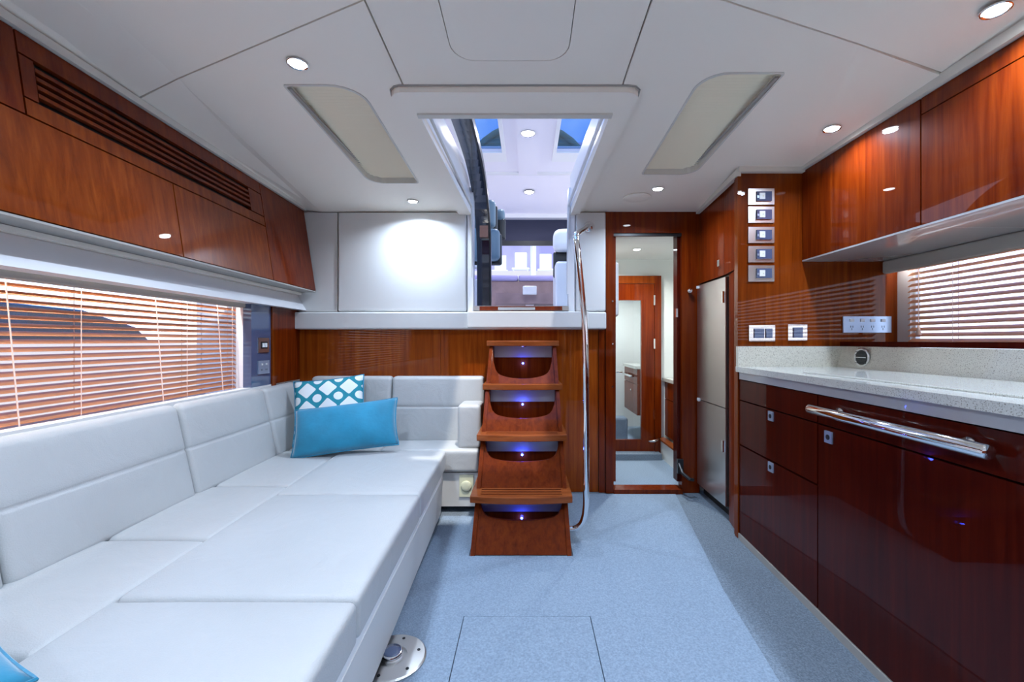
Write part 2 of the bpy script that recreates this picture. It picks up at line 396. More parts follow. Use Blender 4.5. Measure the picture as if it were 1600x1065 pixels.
# soffit under the lockers
mk('soffit_board', box(-1.67, -1.60, ZF, 3.075, 1.394, 1.41, .002, fn=T), 'vinyl', wlft)
mk('soffit_fascia', hexa([T(-1.65, ZF, 1.285), T(-1.565, ZF, 1.285), T(-1.565, 3.075, 1.285), T(-1.65, 3.075, 1.285), T(-1.65, ZF, 1.392), T(-1.630, ZF, 1.392), T(-1.630, 3.075, 1.392), T(-1.65, 3.075, 1.392)], .012, 4), 'gel', wlft)
w1 = struct(root('window_1', (-1.95, 1, .74)))
mk('window_pane', box(-1.975, -1.968, -.6, 2.60, .74, 1.36, fn=T), 'glass', w1)
mk('window_frame', box(-1.965, -1.95, -.6, 2.6, .735, .76, fn=T), 'gel', w1)
# right wall
wr = struct(root('wall_right', (2.0, 1, 0)))
mk('lower_panel', box(2.02, 2.06, ZF, 2.45, 0, 1.03), 'vinyl2', wr)
mk('upper_panel', box(2.02, 2.06, ZF, 2.45, 1.50, 2.2), 'vinyl2', wr)
mk('galley_end_panel', box(1.147, 2.06, 2.38, 2.42, 0, 2.03, .001), 'cherry', wr)
mk('window_jamb', box(2.02, 2.06, 2.30, 2.42, 1.03, 1.50), 'gel', wr)
mk('window_jamb', box(2.02, 2.06, ZF, -.5, 1.03, 1.50), 'gel', wr)
w2 = struct(root('window_2', (2.05, 1, 1.06)))
mk('window_pane', box(2.05, 2.055, -.5, 2.30, 1.03, 1.50), 'glass', w2)
mk('window_frame', box(2.035, 2.06, 2.285, 2.30, 1.03, 1.50), 'gel', w2)
led = struct(mk('trim_2', box(1.705, 2.04, ZF+.02, 2.378, 1.042, 1.066, .004), 'deepwood'))
# front (behind the camera)
wf = struct(root('wall_front', (0, ZF, 0)))
mk('white_panel', box(-2, 2.2, ZF-.05, ZF, 0, 2.4), 'vinyl2', wf)
for i in range(4):
    mk('wood_panel', box(-1.4+i*.72, -1.4+i*.72+.70, ZF, ZF+.02, .03, 1.25, .002), 'mahogany', wf)
# ceiling
cl = struct(root('ceiling', (0, 1, 2.3)))
zr = lambda x, y: zc(y)
WELL = [(-.455, 1.83), (.345, 1.83), (.345, 3.2), (-.455, 3.2)]
g = .003
SKL = rrect(-.93, -.645, 1.655, 2.57, (.012, .12, .02, .09)); SKR = rrect(.64, .935, 1.585, 2.45, (.10, .012, .09, .02))
EL = lambda y: -1.30-.11*(y-1.6)         # crease, port
ER = lambda y: 1.10+.035*(y-1.45)        # crease, starboard
def cp(nm, outer, holes=[], zf=zr, t=.012, m='vinyl'): return mk(nm, holed(outer, holes, zf, t), m, cl)
# port aft panel: between centre seam and crease, aft of the diagonal seam
dl = lambda x: 1.268-.3995*(x+.479)      # diagonal seam port
dr = lambda x: 1.268+.333*(x-.569)      # diagonal seam starboard
cp('ceiling_panel', [(-.476-g, dl(-.476)+g), (-.476-g, 3.09), (EL(3.09), 3.09), (EL(1.62), 1.62+g)], [SKL])
cp('ceiling_panel', [(-.476-g, dl(-.476)-g), (EL(1.62), 1.62-g), (EL(ZF), ZF), (-.476-g, ZF)])
HT = rrect(-.262, .14, .92, 1.525, (.08,)*4)
cp('ceiling_panel', [(-.476+g, ZF), (.36-g, ZF), (.36-g, 1.66), (-.476+g, 1.66)], [HT])
cp('hatch_panel', rrect(-.262+g, .14-g, .92+g, 1.525-g, (.078,)*4))
cp('ceiling_panel', [(.36+g, dr(.36)+g), (ER(1.45), dr(1.10)+g), (ER(3.09), 3.09), (.36+g, 3.09)], [SKR])
cp('ceiling_panel', [(.36+g, ZF), (ER(ZF), ZF), (ER(1.45), dr(1.10)-g), (.36+g, dr(.36)-g)])
# sloping side bands down to the lockers
def band(y0, y1, xe, xw, zw, m='vinyl', o0=0, o1=0):
    a = (xe(y0), y0, zc(y0)); b_ = (xe(y1), y1, zc(y1)); c_ = xw(y1+o1)+(zw+(.01 if o1 else 0),); d_ = xw(y0+o0)+(zw+(.012 if o0 else 0),)
    b = NB(); lo = [b.verts.new(p) for p in (a, b_, c_, d_)]; hi = [b.verts.new((p[0], p[1], p[2]+.012)) for p in (a, b_, c_, d_)]
    b.faces.new(lo); b.faces.new(hi[::-1])
    for i in range(4): b.faces.new((lo[i], lo[(i+1) % 4], hi[(i+1) % 4], hi[i]))
    return mk('ceiling_band', b, m, cl)
XL = lambda y: (T(-1.585, y, 0)[0], y); XR = lambda y: (1.51, y)
band(1.62+g, 3.09, EL, XL, 2.0, o0=.08); band(ZF, 1.62-g, EL, XL, 2.005, o1=.08)
band(dr(1.10)+g, 2.39, ER, XR, 2.01, o0=.125); band(ZF, dr(1.10)-g, ER, XR, 2.02, o1=.125)
cp('ceiling_panel', [(ER(2.39), 2.39), (1.30, 2.39), (1.30, 3.09), (ER(3.09), 3.09)])
# dark backing board above the seams, with the well left open
cp('backing_board', [(-2.05, ZF-.05), (2.25, ZF-.05), (2.25, 1.84), (.344, 1.84), (.344, 1.832), (-.454, 1.832), (-.454, 1.84), (-2.05, 1.84)], [], lambda x, y: zc(y)+.04, .03, 'taupe')
cp('backing_board', [(-2.05, 1.84), (-.475, 1.84), (-.475, 3.16), (-2.05, 3.16)], [], lambda x, y: zc(y)+.04, .03, 'taupe')
cp('backing_board', [(.365, 1.84), (2.25, 1.84), (2.25, 3.16), (.365, 3.16)], [], lambda x, y: zc(y)+.04, .03, 'taupe')
# moulded surround of the companionway
outer = rrect(-.535, .43, 1.66, 3.088, (.05, .05, .0, .0)); inner = [(-.452, 1.83), (.342, 1.83), (.342, 3.2), (-.452, 3.2)]
surr = [(-.487, 3.06), (-.535, 1.72)] + [(-.53, 1.69), (-.515, 1.67), (-.49, 1.66), (.38, 1.66), (.41, 1.67), (.428, 1.69), (.432, 1.72), (.36, 3.06), (.30, 3.06), (.342, 1.83), (-.452, 1.83), (-.40, 3.06)]
mk('companionway_surround', bevel(holed(surr, [], lambda x, y: zc(y)-.026, .04), .006), 'vinyl', cl)
mk('surround_shadow_line', tube([(-.489, 3.05, zc(3.05)-.002), (-.539, 1.72, zc(1.72)-.002), (-.532, 1.684, zc(1.68)-.002), (-.512, 1.662, zc(1.66)-.002), (-.49, 1.656, zc(1.66)-.002), (.38, 1.656, zc(1.66)-.002), (.412, 1.662, zc(1.66)-.002), (.432, 1.684, zc(1.68)-.002), (.436, 1.72, zc(1.72)-.002), (.362, 3.05, zc(3.05)-.002)], .0035, 6), 'taupe', cl)  # taupe tube drawn in as the dark shadow line round the surround
mk('surround_lip', bevel(holed([(-.46, 1.80), (.35, 1.80), (.35, 1.828), (-.46, 1.828)], [], lambda x, y: zc(y)-.034, .014), .003), 'cream', cl)
def wellside(x0, x1, xa0, xa1, m='gel'):
    p = [(x0, 1.83, zc(1.83)-.01), (x1, 1.83, zc(1.83)-.01), (xa1, 3.09, 1.99), (xa0, 3.09, 1.99), (x0, 1.83, zc(1.83)+.17), (x1, 1.83, zc(1.83)+.17), (xa1, 3.09, 2.24), (xa0, 3.09, 2.24)]
    return mk('well_side', hexa(p), m, cl)
wellside(-.47, -.452, -.42, -.402); wellside(.342, .36, .30, .318)
mk('well_head', box(-.47, .36, 1.832, 1.85, zc(1.83)-.008, zc(1.83)+.10), 'gel', cl)
mk('slide_track', tube([(-.43, 1.86, 2.05), (-.40, 3.05, 2.02), (-.395, 3.07, 1.4)], .008, 6), 'cream', cl)
mk('slide_track', tube([(.325, 1.86, 2.05), (.285, 3.05, 2.02), (.28, 3.07, 1.4)], .010, 6), 'gel', cl)
# cornice mouldings
struct(mk('trim_3', box(-1.587, -1.560, ZF, 3.06, 1.985, 2.012, .004, fn=T), 'cream'))
t4 = struct(root('trim_4', (1.49, 1, 2)))
mk('cornice', box(1.478, 1.505, ZF, 2.378, 1.995, 2.03, .004), 'cream', t4)
mk('cornice', box(1.14, 1.50, 2.35, 2.378, 1.985, 2.02, .004), 'cream', t4)
mk('cornice', hexa([(1.13, 2.36, 1.965), (1.155, 2.36, 1.965), (1.21, 3.07, 1.965), (1.185, 3.07, 1.965), (1.13, 2.36, 2.0), (1.155, 2.36, 2.0), (1.21, 3.07, 1.99), (1.185, 3.07, 1.99)], .003), 'cream', t4)

# ================================================================== SKYLIGHT SHADES
def shade(name, x0, x1, y0, y1, lab, flip):
    r = root(name, ((x0+x1)/2, (y0+y1)/2, zc(2)), lab, 'shade', 'pleated skylight shades in the ceiling')
    b = NB(); n = 46; prev = None
    for i in range(n*2+1):
        y = y0+(y1-y0)*i/(2*n); z = zc(y)+.026+(.005 if i % 2 else 0)
        cur = [b.verts.new((x0, y, z)), b.verts.new((x1, y, z))]
        if prev: b.faces.new((prev[0], prev[1], cur[1], cur[0]))
        prev = cur
    mk('pleated_fabric', b, 'shade', r)
    ol = (SKL if flip else SKR); cx, cy = (x0+x1)/2, (y0+y1)/2
    inn = [(cx+(p[0]-cx)*.965, cy+(p[1]-cy)*.988) for p in ol]; ou = [(cx+(p[0]-cx)*1.02, cy+(p[1]-cy)*1.006) for p in ol]
    mk('rim', bevel(holed(ou, [inn], lambda x, y: zc(y)-.004, .034), .001, 1), 'cream', r)
    xb = x0+.02 if flip else x1-.02
    mk('runner_rail', box(xb-.006, xb+.006, y0+.03, y1-.03, zc(2)+.012, zc(2)+.02), 'taupe', r)
shade('skylight_shade', -.94, -.64, 1.65, 2.58, 'beige pleated skylight shade in the ceiling on the sofa side', True)
shade('skylight_shade', .635, .94, 1.58, 2.46, 'beige pleated skylight shade in the ceiling on the galley side', False)

# ================================================================== DOWNLIGHTS
def downlight(x, y, z, lab, power, tilt=0, r=.030, name='downlight', proto=None, color=COOL, lens='lens', group='cabin ceiling downlights'):
    if proto:
        t = copy_tree(proto); t.location = (x, y, z)
    else:
        t = root(name, (x, y, z))
        mk('trim_ring', lathe([(r*1.15, 0), (r*1.25, -.003), (r*1.15, -.007), (r*1.04, -.006), (r, .0)], (x, y, z), seg=28), 'chrome', t, True)
        mk('lens', lathe([(r, -.001), (r*.9, -.0055), (r*.4, -.0065)], (x, y, z), seg=20), lens, t, True)
    t.rotation_euler = (0, tilt, 0)
    tag(t, lab, 'light', group)
    ld = bpy.data.lights.new('downlight_glow', 'AREA'); ld.shape = 'DISK'; ld.size = r*1.8; ld.energy = power; ld.color = color; ld.spread = R(150)
    lo = bpy.data.objects.new('downlight_glow', ld); C.objects.link(lo); lo.location = (x, y, z-.012); lo.rotation_euler = (0, tilt, 0)
    return t
L0 = downlight(-.813, 1.535, zc(1.535), 'lit ceiling downlight ahead of the sofa-side skylight shade', LAMP)
downlight(-.758, 2.862, zc(2.862), 'lit ceiling downlight close to the white padded aft wall', LAMP*.8, proto=L0)
downlight(.792, 2.654, zc(2.654), 'lit ceiling downlight beside the round ceiling speaker', LAMP*.8, proto=L0)
tl = -math.atan2(zc(1.9)-2.01, .38)
downlight(1.366, 1.956, 2.026, 'lit ceiling downlight over the galley, the smaller in view', LAMP*.6, -tl*.6, proto=L0)
downlight(1.366, 1.27, 2.038, 'lit ceiling downlight over the galley in the top right corner', LAMP*.6, -tl*.6, proto=L0)
for (x, y, w_) in ((-.85, .2, 'above the near end of the bed'), (.70, .1, 'above the open carpet forward of the photo'), (-.85, -.9, 'in the forward corner on the sofa side'), (.7, -.9, 'near the forward bulkhead on the galley side'), (1.366, .4, 'over the near galley cupboard')):  # downlights out of view, added as fill for the cabin
    lo = downlight(x, y, zc(y)-.004 if x < 1.2 else 2.05, 'added unseen fill downlight '+w_, LAMP*1.2, proto=L0)
sp = tag(mk('ceiling_speaker', lathe([(.088, .0), (.090, -.004), (.084, -.008), (.078, -.004), (.0745, -.0075), (.03, -.010)], (.70, 2.80, zc(2.80)), seg=40), 'vinyl', smooth=True), 'round white speaker grille in the ceiling before the washroom door', 'speaker')

# ================================================================== PORT OVERHEAD LOCKERS
def LF(y, z, out=0): return (-1.577+(2.0-z)/.58*.087+.04*(3.09-y)+out, y, z)
def lslab(y0, y1, z0, z1, t=.018, gap=.0028, out=0): return slab([LF(y0, z0, out), LF(y1, z0, out), LF(y1, z1, out), LF(y0, z1, out)], t, .0012, gap)
lk = tag(root('overhead_locker', T(-1.62, 2.0, 1.42)), 'long varnished wooden overhead locker with louvred grille above the sofa', 'locker')
mk('carcass', hexa([LF(ZF, 1.42, -.025), LF(3.06, 1.42, -.025), (-1.95, 3.06, 1.42), (-1.9, ZF, 1.42), LF(ZF, 1.99, -.025), LF(3.06, 1.99, -.025), (-1.95, 3.06, 1.99), (-1.9, ZF, 1.99)]), 'void', lk)
mk('end_panel', lslab(2.51, 3.055, 1.42, 1.985), 'mahogany', lk)
mk('top_rail', lslab(1.27, 2.51, 1.915, 1.985), 'mahogany', lk)
mk('bottom_rail', lslab(1.27, 2.51, 1.73, 1.785), 'cherry', lk)
mk('grille_post', lslab(2.385, 2.51, 1.785, 1.915), 'mahogany', lk)
mk('grille_post', lslab(1.27, 1.315, 1.785, 1.915), 'mahogany', lk)
for i in range(4):
    z = 1.785+.026*(i+1); mk('slat', lslab(1.315, 2.385, z-.006, z+.006, gap=0), 'mahogany', lk)
mk('upper_panel', lslab(ZF, 1.27, 1.73, 1.985), 'mahogany', lk)
for a, b_ in ((1.82, 2.51), (1.02, 1.82), (.2, 1.02), (-.6, .2), (ZF, -.6)):
    mk('door', lslab(a, b_, 1.42, 1.73), 'cherry', lk)
mk('under_board', hexa([LF(ZF, 1.412, -.004), LF(3.06, 1.412, -.004), (-1.64, 3.06, 1.412), (-1.50, ZF, 1.412), LF(ZF, 1.42, -.004), LF(3.06, 1.42, -.004), (-1.64, 3.06, 1.42), (-1.50, ZF, 1.42)]), 'taupe', lk)

# ================================================================== BLINDS
def blind(name, x, y0, y1, z0, z1, pitch, fn, mat, lab, cords, tilt, sgn, slant=0):
    r = root(name, fn(x, (y0+y1)/2, z0), lab, 'blind')
    n = int((z1-z0)/pitch); first = None
    for i in range(n+1):
        z = z0+pitch*i; w = .0145; dz = w*math.sin(tilt); dx = w*math.cos(tilt)*sgn; ya = y1-slant*(z1-z)
        b = NB(); vv = []
        for k, (u, h) in enumerate(((-1, -.0), (-.4, .0012), (.4, .0012), (1, 0))):
            vv.append((b.verts.new(fn(x+dx*u, y0, z+dz*u+h)), b.verts.new(fn(x+dx*u, ya, z+dz*u+h)), b.verts.new(fn(x+dx*u, y0, z+dz*u+h-.0024)), b.verts.new(fn(x+dx*u, ya, z+dz*u+h-.0024))))
        for k in range(3):
            a, c = vv[k], vv[k+1]
            b.faces.new((a[0], a[1], c[1], c[0])); b.faces.new((a[2], c[2], c[3], a[3])); b.faces.new((a[1], a[3], c[3], c[1])); b.faces.new((a[0], c[0], c[2], a[2]))
        a, c = vv[0], vv[-1]; b.faces.new((a[0], a[2], a[3], a[1])); b.faces.new((c[0], c[1], c[3], c[2]))
        mk('slat', b, mat, r)
    mk('head_rail', box(x-.016, x+.016, y0, y1, z1+.012, z1+.034, .002, fn=fn), mat, r)
    for y in cords:
        for s in (-1, 1): mk('ladder_cord', tube([fn(x+s*.0135, y, z0-.01), fn(x+s*.0135, y, z1+.02)], .0013, 5), 'cord', r)
    return r
bl = blind('venetian_blind', -1.735, -.5, 2.575, .755, 1.262, .0262, T, 'slatwood', 'orange-brown wooden venetian blind behind the sofa', (1.2, 1.62, 2.15, 2.50), -R(28), 1, slant=-.0)
for y in (1.37, 1.95, 2.36): mk('pull_cord', tube([T(-1.715, y, 1.28), T(-1.70, y+.03, .76)], .0022, 5), 'cord', bl)
br = blind('venetian_blind', 1.985, -.4, 2.262, 1.074, 1.455, .0285, lambda x, y, z: (x, y, z), 'slatpale', 'pale wooden venetian blind in the galley window', (1.25, 1.60, 2.02), -R(34), -1)
mk('pull_cord', tube([(1.965, 2.19, 1.46), (1.965, 2.19, 1.16)], .0018, 5), 'cord', br)
mk('tassel', lathe([(.003, .05), (.006, .035), (.013, .0), (.011, -.002)], (1.965, 2.19, 1.10), seg=10), 'cord', br, True)
wp1 = tag(mk('window_pelmet', softbox(-1.70, -1.655, ZF+.1, 2.52, 1.262, 1.30, .008, 0, fn=T, n=3), 'taupe'), 'taupe fabric pelmet along the top of the sofa-side window', 'pelmet')
wp2 = tag(mk('window_pelmet', softbox(1.93, 1.965, ZF+.1, 2.374, 1.435, 1.503, .01, 0, n=3), 'taupe'), 'taupe fabric pelmet over the galley window blind', 'pelmet')

# unseen lamp strips added behind the pelmets to brighten the blinds
for nm, c, sz, rot, par in (('added_lamp_strip', T(-1.712, 1.0, 1.330), 3.0, .04, wp1), ('added_lamp_strip', (1.969, .95, 1.497), 2.7, 0, wp2)):
    ld = bpy.data.lights.new('strip_glow', 'AREA'); ld.shape = 'RECTANGLE'; ld.size = .012; ld.size_y = sz; ld.energy = STRIP; ld.color = (1, .95, .90)
    lo = bpy.data.objects.new('strip_glow', ld); C.objects.link(lo); lo.location = c; lo.rotation_euler = (0, 0, rot)
    f_ = T if c[0] < 0 else None
    if f_: mk(nm, box(-1.718, -1.706, -.5, 2.50, 1.333, 1.340, fn=f_), 'striplens', par)
    else: mk(nm, box(1.966, 1.974, -.4, 2.30, 1.499, 1.503), 'striplens', par)
# plates
def plate(name, c, w, h, axis, mat, lab, cat, parts, group=None, sgn=-1):
    """axis y: facing -y ; axis x: facing sgn*x. parts: (name, u, v, du, dv, mat, depth)"""
    t = root(name, c, lab, cat, group); c = Vector(c)
    def bx(u0, u1, v0, v1, t0, t1, bw):
        if axis == 'y': return box(c.x+u0, c.x+u1, c.y-t1, c.y-t0, c.z+v0, c.z+v1, bw)
        if sgn > 0: return box(c.x+t0, c.x+t1, c.y+u0, c.y+u1, c.z+v0, c.z+v1, bw)
        return box(c.x-t1, c.x-t0, c.y+u0, c.y+u1, c.z+v0, c.z+v1, bw)
    mk('face_plate', bx(-w/2, w/2, -h/2, h/2, 0, .007, .002), mat, t)
    for nm, u, v, du, dv, m, dp in parts: mk(nm, bx(u-du/2, u+du/2, v-dv/2, v+dv/2, .006, dp, .001), m, t)
    return t
plate('switch_panel', T(-1.621, 2.632, 1.045), .105, .088, 'x', 'steel', 'framed metal switch panel with dark centre on the blue-grey strip by the window', 'switch',
      [('switch', 0, 0, .062, .042, 'black', .010), ('rocker', -.014, 0, .02, .025, 'whiteplastic', .013), ('rocker', .012, 0, .02, .025, 'whiteplastic', .013)], sgn=1)
plate('power_outlet', T(-1.621, 2.632, .912), .110, .080, 'x', 'blueplate', 'pale double power outlet under the framed switch panel by the window', 'outlet',
      [('rocker', -.022, .018, .012, .010, 'whiteplastic', .011), ('rocker', .022, .018, .012, .010, 'whiteplastic', .011)] + [('socket_slot', u+s, -.015, .003, .010, 'black', .0075) for u in (-.022, .022) for s in (-.006, .006)], sgn=1)
YW = 2.379
ordn = ['topmost', 'second from the top', 'middle', 'fourth from the top', 'lowest']
for i, z in enumerate((1.857, 1.758, 1.648, 1.543, 1.438)):
    plate('control_panel', (1.272, YW, z), .142, .088, 'y', 'steel', '%s of five small chrome-framed control panels in a column' % ordn[i], 'control panel',
          [('module', .012, 0, .082, .052, 'bluepanel', .016), ('button', .0, 0, .030, .034, 'whiteplastic', .019), ('button', -.022, -.004, .010, .012, 'blueplate', .018), ('indicator', .004, 0, .006, .006, 'creamplastic', .021)], 'column of control panels')
plate('switch_panel', (1.276, YW, 1.112), .142, .088, 'y', 'chrome', 'wide chrome-framed double rocker switch above the galley splashback', 'switch',
      [('rocker', -.018, 0, .052, .052, 'bluepanel', .014), ('rocker', .036, 0, .034, .052, 'bluepanel', .014)])
plate('switch_panel', (1.470, YW, 1.116), .104, .088, 'y', 'chrome', 'narrow chrome-framed single rocker switch above the galley splashback', 'switch', [('rocker', 0, 0, .048, .056, 'bluepanel', .014)])
plate('power_outlet', (1.850, YW, 1.160), .262, .088, 'y', 'blueplate', 'long four-gang power outlet beside the galley window', 'outlet',
      [('rocker', u, .022, .022, .016, 'whiteplastic', .011) for u in (-.085, -.028, .028, .085)] +
      [('socket_slot', u+a, b_, .003, .011, 'black', .0075) for u in (-.085, -.028, .028, .085) for a, b_ in ((-.006, -.012), (.006, -.012), (0, -.025))])

# ================================================================== SOFA
sf = tag(root('sofa', (-1.3, 2.0, 0)), 'L-shaped white leather sofa along the port side and aft wall', 'sofa')
mk('base', box(-1.615, -1.15, ZF+.1, 3.06, 0, .27, .004, fn=T), 'vinyl2', sf)
mk('base', box(-1.13, -.305, 2.725, 3.07, .035, .245, .006), 'vinyl2', sf)
ys = [(2.70, 3.075)]
LB = dict(r=.022, n=8)
def seatc(y0, y1): mk('seat_cushion', softbox(-1.56, -1.155, y0, y1, .272, .392, .020, .012, fn=T, n=9), 'leather', sf, True)
for a, b_ in ((2.036, 2.70), (1.492, 2.028), (.935, 1.484)): seatc(a, b_)
mk('seat_cushion', softbox(-1.54, -.93, 2.706, 2.985, .272, .392, .02, .006), 'leather', sf, True)
mk('seat_cushion', softbox(-.925, -.305, 2.70, 2.985, .252, .392, .022, .008), 'leather', sf, True)
# port backrests: front face reclines
def bfn(x, y, z):
    q = (z-.40)/.39; return T(x-.085*q, y, z)
def backc(y0, y1, top=.79):
    mk('backrest_cushion', softbox(-1.585, -1.50, y0, y1, .38, top, .028, .006, fn=bfn, n=8, face=0, extra=[(2, .595), (2, .589), (2, .601), (2, .583), (2, .607)], groove=(2, .595, .006, .006)), 'leather', sf, True)
for a, b_ in ((2.585, 2.98), (1.92, 2.58), (1.20, 1.915), (.45, 1.195), (-.3, .445)): backc(a, b_)
def afn(x, y, z):
    q = (z-.40)/.42; return (x, y+.05*q, z)
def backa(x0, x1, y0=2.955):
    n_ = softbox(0, x1-x0, 0, .085, .38, .825, .026, 0, n=8, face=1, extra=[(2, .62), (2, .614), (2, .626), (2, .608), (2, .632)], groove=None,
                 fn=lambda x, y, z: afn(x+x0, y+y0+(.006*math.exp(-((z-.62)/.006)**2) if y < .04 else 0), z))
    mk('backrest_cushion', n_, 'leather', sf, True)
backa(-1.50, -.945); backa(-.94, -.305)
mk('armrest', softbox(-.445, -.30, 2.74, 2.96, .393, .665, .022, .004, n=5), 'leather', sf, True)
so = plate('power_outlet', (-.385, 2.724, .165), .088, .135, 'y', 'creamplastic', 'cream weatherproof outlet on the sofa base beside the steps', 'outlet', [])
mk('round_cover', lathe([(.034, -.006), (.034, -.012), (.028, -.016), (.01, -.017)], (-.385, 2.724, .165), 'y', 20), 'creamplastic', so, True)

# table bed in-fill
bd = tag(root('table_bed', (-.85, 1.6, 0)), 'white leather bed extension filling the space in front of the sofa', 'bed')
BX = -.515
def bedc(y0, y1, x0=-1.148): mk('cushion', softbox(x0, BX, y0, y1, .292, .405, .018, .012, fn=T, n=11), 'leather', bd, True)
bedc(1.892, 2.64); bedc(1.124, 1.886); bedc(.32, 1.118); bedc(-.5, .312)
mk('seat_end_cushion', softbox(-1.56, -1.152, .32, .925, .272, .388, .018, .008, fn=T), 'leather', bd, True)
mk('table_board', box(-1.14, BX-.018, -.5, 2.62, .250, .290, .004, fn=T), 'whiteplastic', bd)
mk('front_panel', hexa([T(-.575, -.5, .03), T(-.545, -.5, .03), T(-.545, 2.62, .03), T(-.575, 2.62, .03), T(-.56, -.5, .25), T(-.53, -.5, .25), T(-.53, 2.62, .25), T(-.56, 2.62, .25)], .004), 'vinyl2', bd)
mk('toe_shadow', box(-1.14, -.60, -.5, 2.58, 0, .03, fn=T), 'void', bd)  # near-black board stands in for the shadow gap under the front panel
# pedestal socket in the floor
pd = tag(root('table_pedestal_base', (-.458, 1.465, .002)), 'round polished metal floor socket plate beside the bed front', 'pedestal base')
cpd = (-.458, 1.465, .002)
mk('disc', lathe([(.113, 0), (.113, .004), (.108, .008), (.05, .010), (.05, .004)], cpd, seg=48), 'steel', pd)
mk('cup', lathe([(.036, .004), (.036, .024), (.030, .028), (.026, .016)], cpd, seg=28), 'chrome', pd, True)
mk('socket_core', lathe([(.031, .020), (.030, .0295), (.012, .0300)], cpd, seg=24), 'bluepanel', pd, True)
for k in range(6):
    a = R(20+60*k); mk('screw', lathe([(.006, .008), (.005, .0105)], (cpd[0]+.088*math.cos(a), cpd[1]+.088*math.sin(a), .002), seg=10), 'black', pd)

# ================================================================== PILLOWS
def pillow(name, w, h, t, mat, loc, mtx, lab, pinch=.10):
    b = NB(); n = 26; V = {}
    for s in (1, -1):
        for i in range(n+1):
            for j in range(n+1):
                u = -1+2*i/n; v = -1+2*j/n
                edge = i in (0, n) or j in (0, n)
                if edge and s == -1: V[(s, i, j)] = V[(1, i, j)]; continue
                px = u*(1-pinch*(1-v*v)*abs(u)**3*0.0 - pinch*(1-abs(v))*0) * w/2
                x = w/2*u*(1-pinch*(1-v**2)*u*u); y = h/2*v*(1-pinch*(1-u**2)*v*v)
                z = s*t/2*((1-u*u)*(1-v*v))**.38*(.78+.22*(1-u*u*v*v))
                z += .004*math.sin(7*u+3*v)*(1-u*u)*(1-v*v)
                V[(s, i, j)] = b.verts.new((x, y, z))
        for i in range(n):
            for j in range(n):
                f = [V[(s, i, j)], V[(s, i+1, j)], V[(s, i+1, j+1)], V[(s, i, j+1)]]
                b.faces.new(f if s == 1 else f[::-1])
    me = bpy.data.meshes.new(name); b.to_mesh(me); b.free()
    for p in me.polygons: p.use_smooth = True
    me.materials.append(M[mat]); o = bpy.data.objects.new(name, me); C.objects.link(o)
    o.matrix_world = Matrix.Translation(loc) @ mtx
    tag(o, lab, 'pillow')
    # piped edge
    rim = [(1, i, 0) for i in range(n)]+[(1, n, j) for j in range(n)]+[(1, n-i, n) for i in range(n)]+[(1, 0, n-j) for j in range(n)]
    pts = []
    for (_, i, j) in rim:
        u = -1+2*i/n; v = -1+2*j/n; pts.append(Vector((w/2*u*(1-pinch*(1-v**2)*u*u), h/2*v*(1-pinch*(1-u**2)*v*v), 0)))
    tb = tube(pts+[pts[0]], .004, 6, cap=False)
    me2 = bpy.data.meshes.new('piping'); tb.to_mesh(me2); tb.free(); me2.materials.append(M['teal'])
    q = bpy.data.objects.new('piping', me2); C.objects.link(q); q.parent = o
    return o
E = lambda rx, ry, rz: Matrix.Rotation(rz, 4, 'Z') @ Matrix.Rotation(ry, 4, 'Y') @ Matrix.Rotation(rx, 4, 'X')
# local XY face, Z = thickness; rotated up to stand (rx ~ 65)
pillow('pillow', .43, .42, .13, 'trellis', (-1.27, 2.79, .635), E(R(66), R(0), R(12)) @ Matrix.Rotation(R(6), 4, 'Z'), 'square white pillow with teal trellis print leaning in the sofa corner', .06)
pillow('pillow', .60, .30, .14, 'teal', (-1.085, 2.60, .555), E(R(60), R(0), R(6)) @ Matrix.Rotation(R(7), 4, 'Z'), 'plain teal velvet lumbar pillow in front of the patterned pillow', .05)
pillow('pillow', .46, .46, .15, 'teal', (-1.140, .652, .470), E(R(4), R(-4), R(-31)), 'plain teal velvet pillow in the bottom left corner of the bed', .05)

# ================================================================== STEPS
XS = -.035
st = tag(root('companionway_steps', (XS, 2.6, 0)), 'varnished wooden companionway steps with blue lights between the treads', 'stairs')
yf = lambda z: 2.165+.80*z/1.07                      # front edge of the stringers
hw = lambda z: .253-.030*z/1.07
for s in (-1, 1):
    o_, i_ = XS+s*hw(0), XS+s*(hw(0)-.022); ot, it = XS+s*hw(1.05), XS+s*(hw(1.05)-.022)
    p = [(min(o_, i_), yf(0), -.004), (max(o_, i_), yf(0), -.004), (max(o_, i_), 3.085, -.004), (min(o_, i_), 3.085, -.004),
         (min(ot, it), yf(1.045), 1.045), (max(ot, it), yf(1.045), 1.045), (max(ot, it), 3.085, 1.045), (min(ot, it), 3.085, 1.045)]
    mk('stringer', hexa(p, .004), 'stairwood', st)
TZ = [.268, .535, .80, 1.072]; FR = [2.225, 2.46, 2.70, 2.90]; HWD = [.266, .259, .25, .243]
zb = 0
LED = []; CH = [.58, .52, .30, .12]; VIS = [.035, .055, .072, .078]; LZ = [.085, .385, .66, .915]
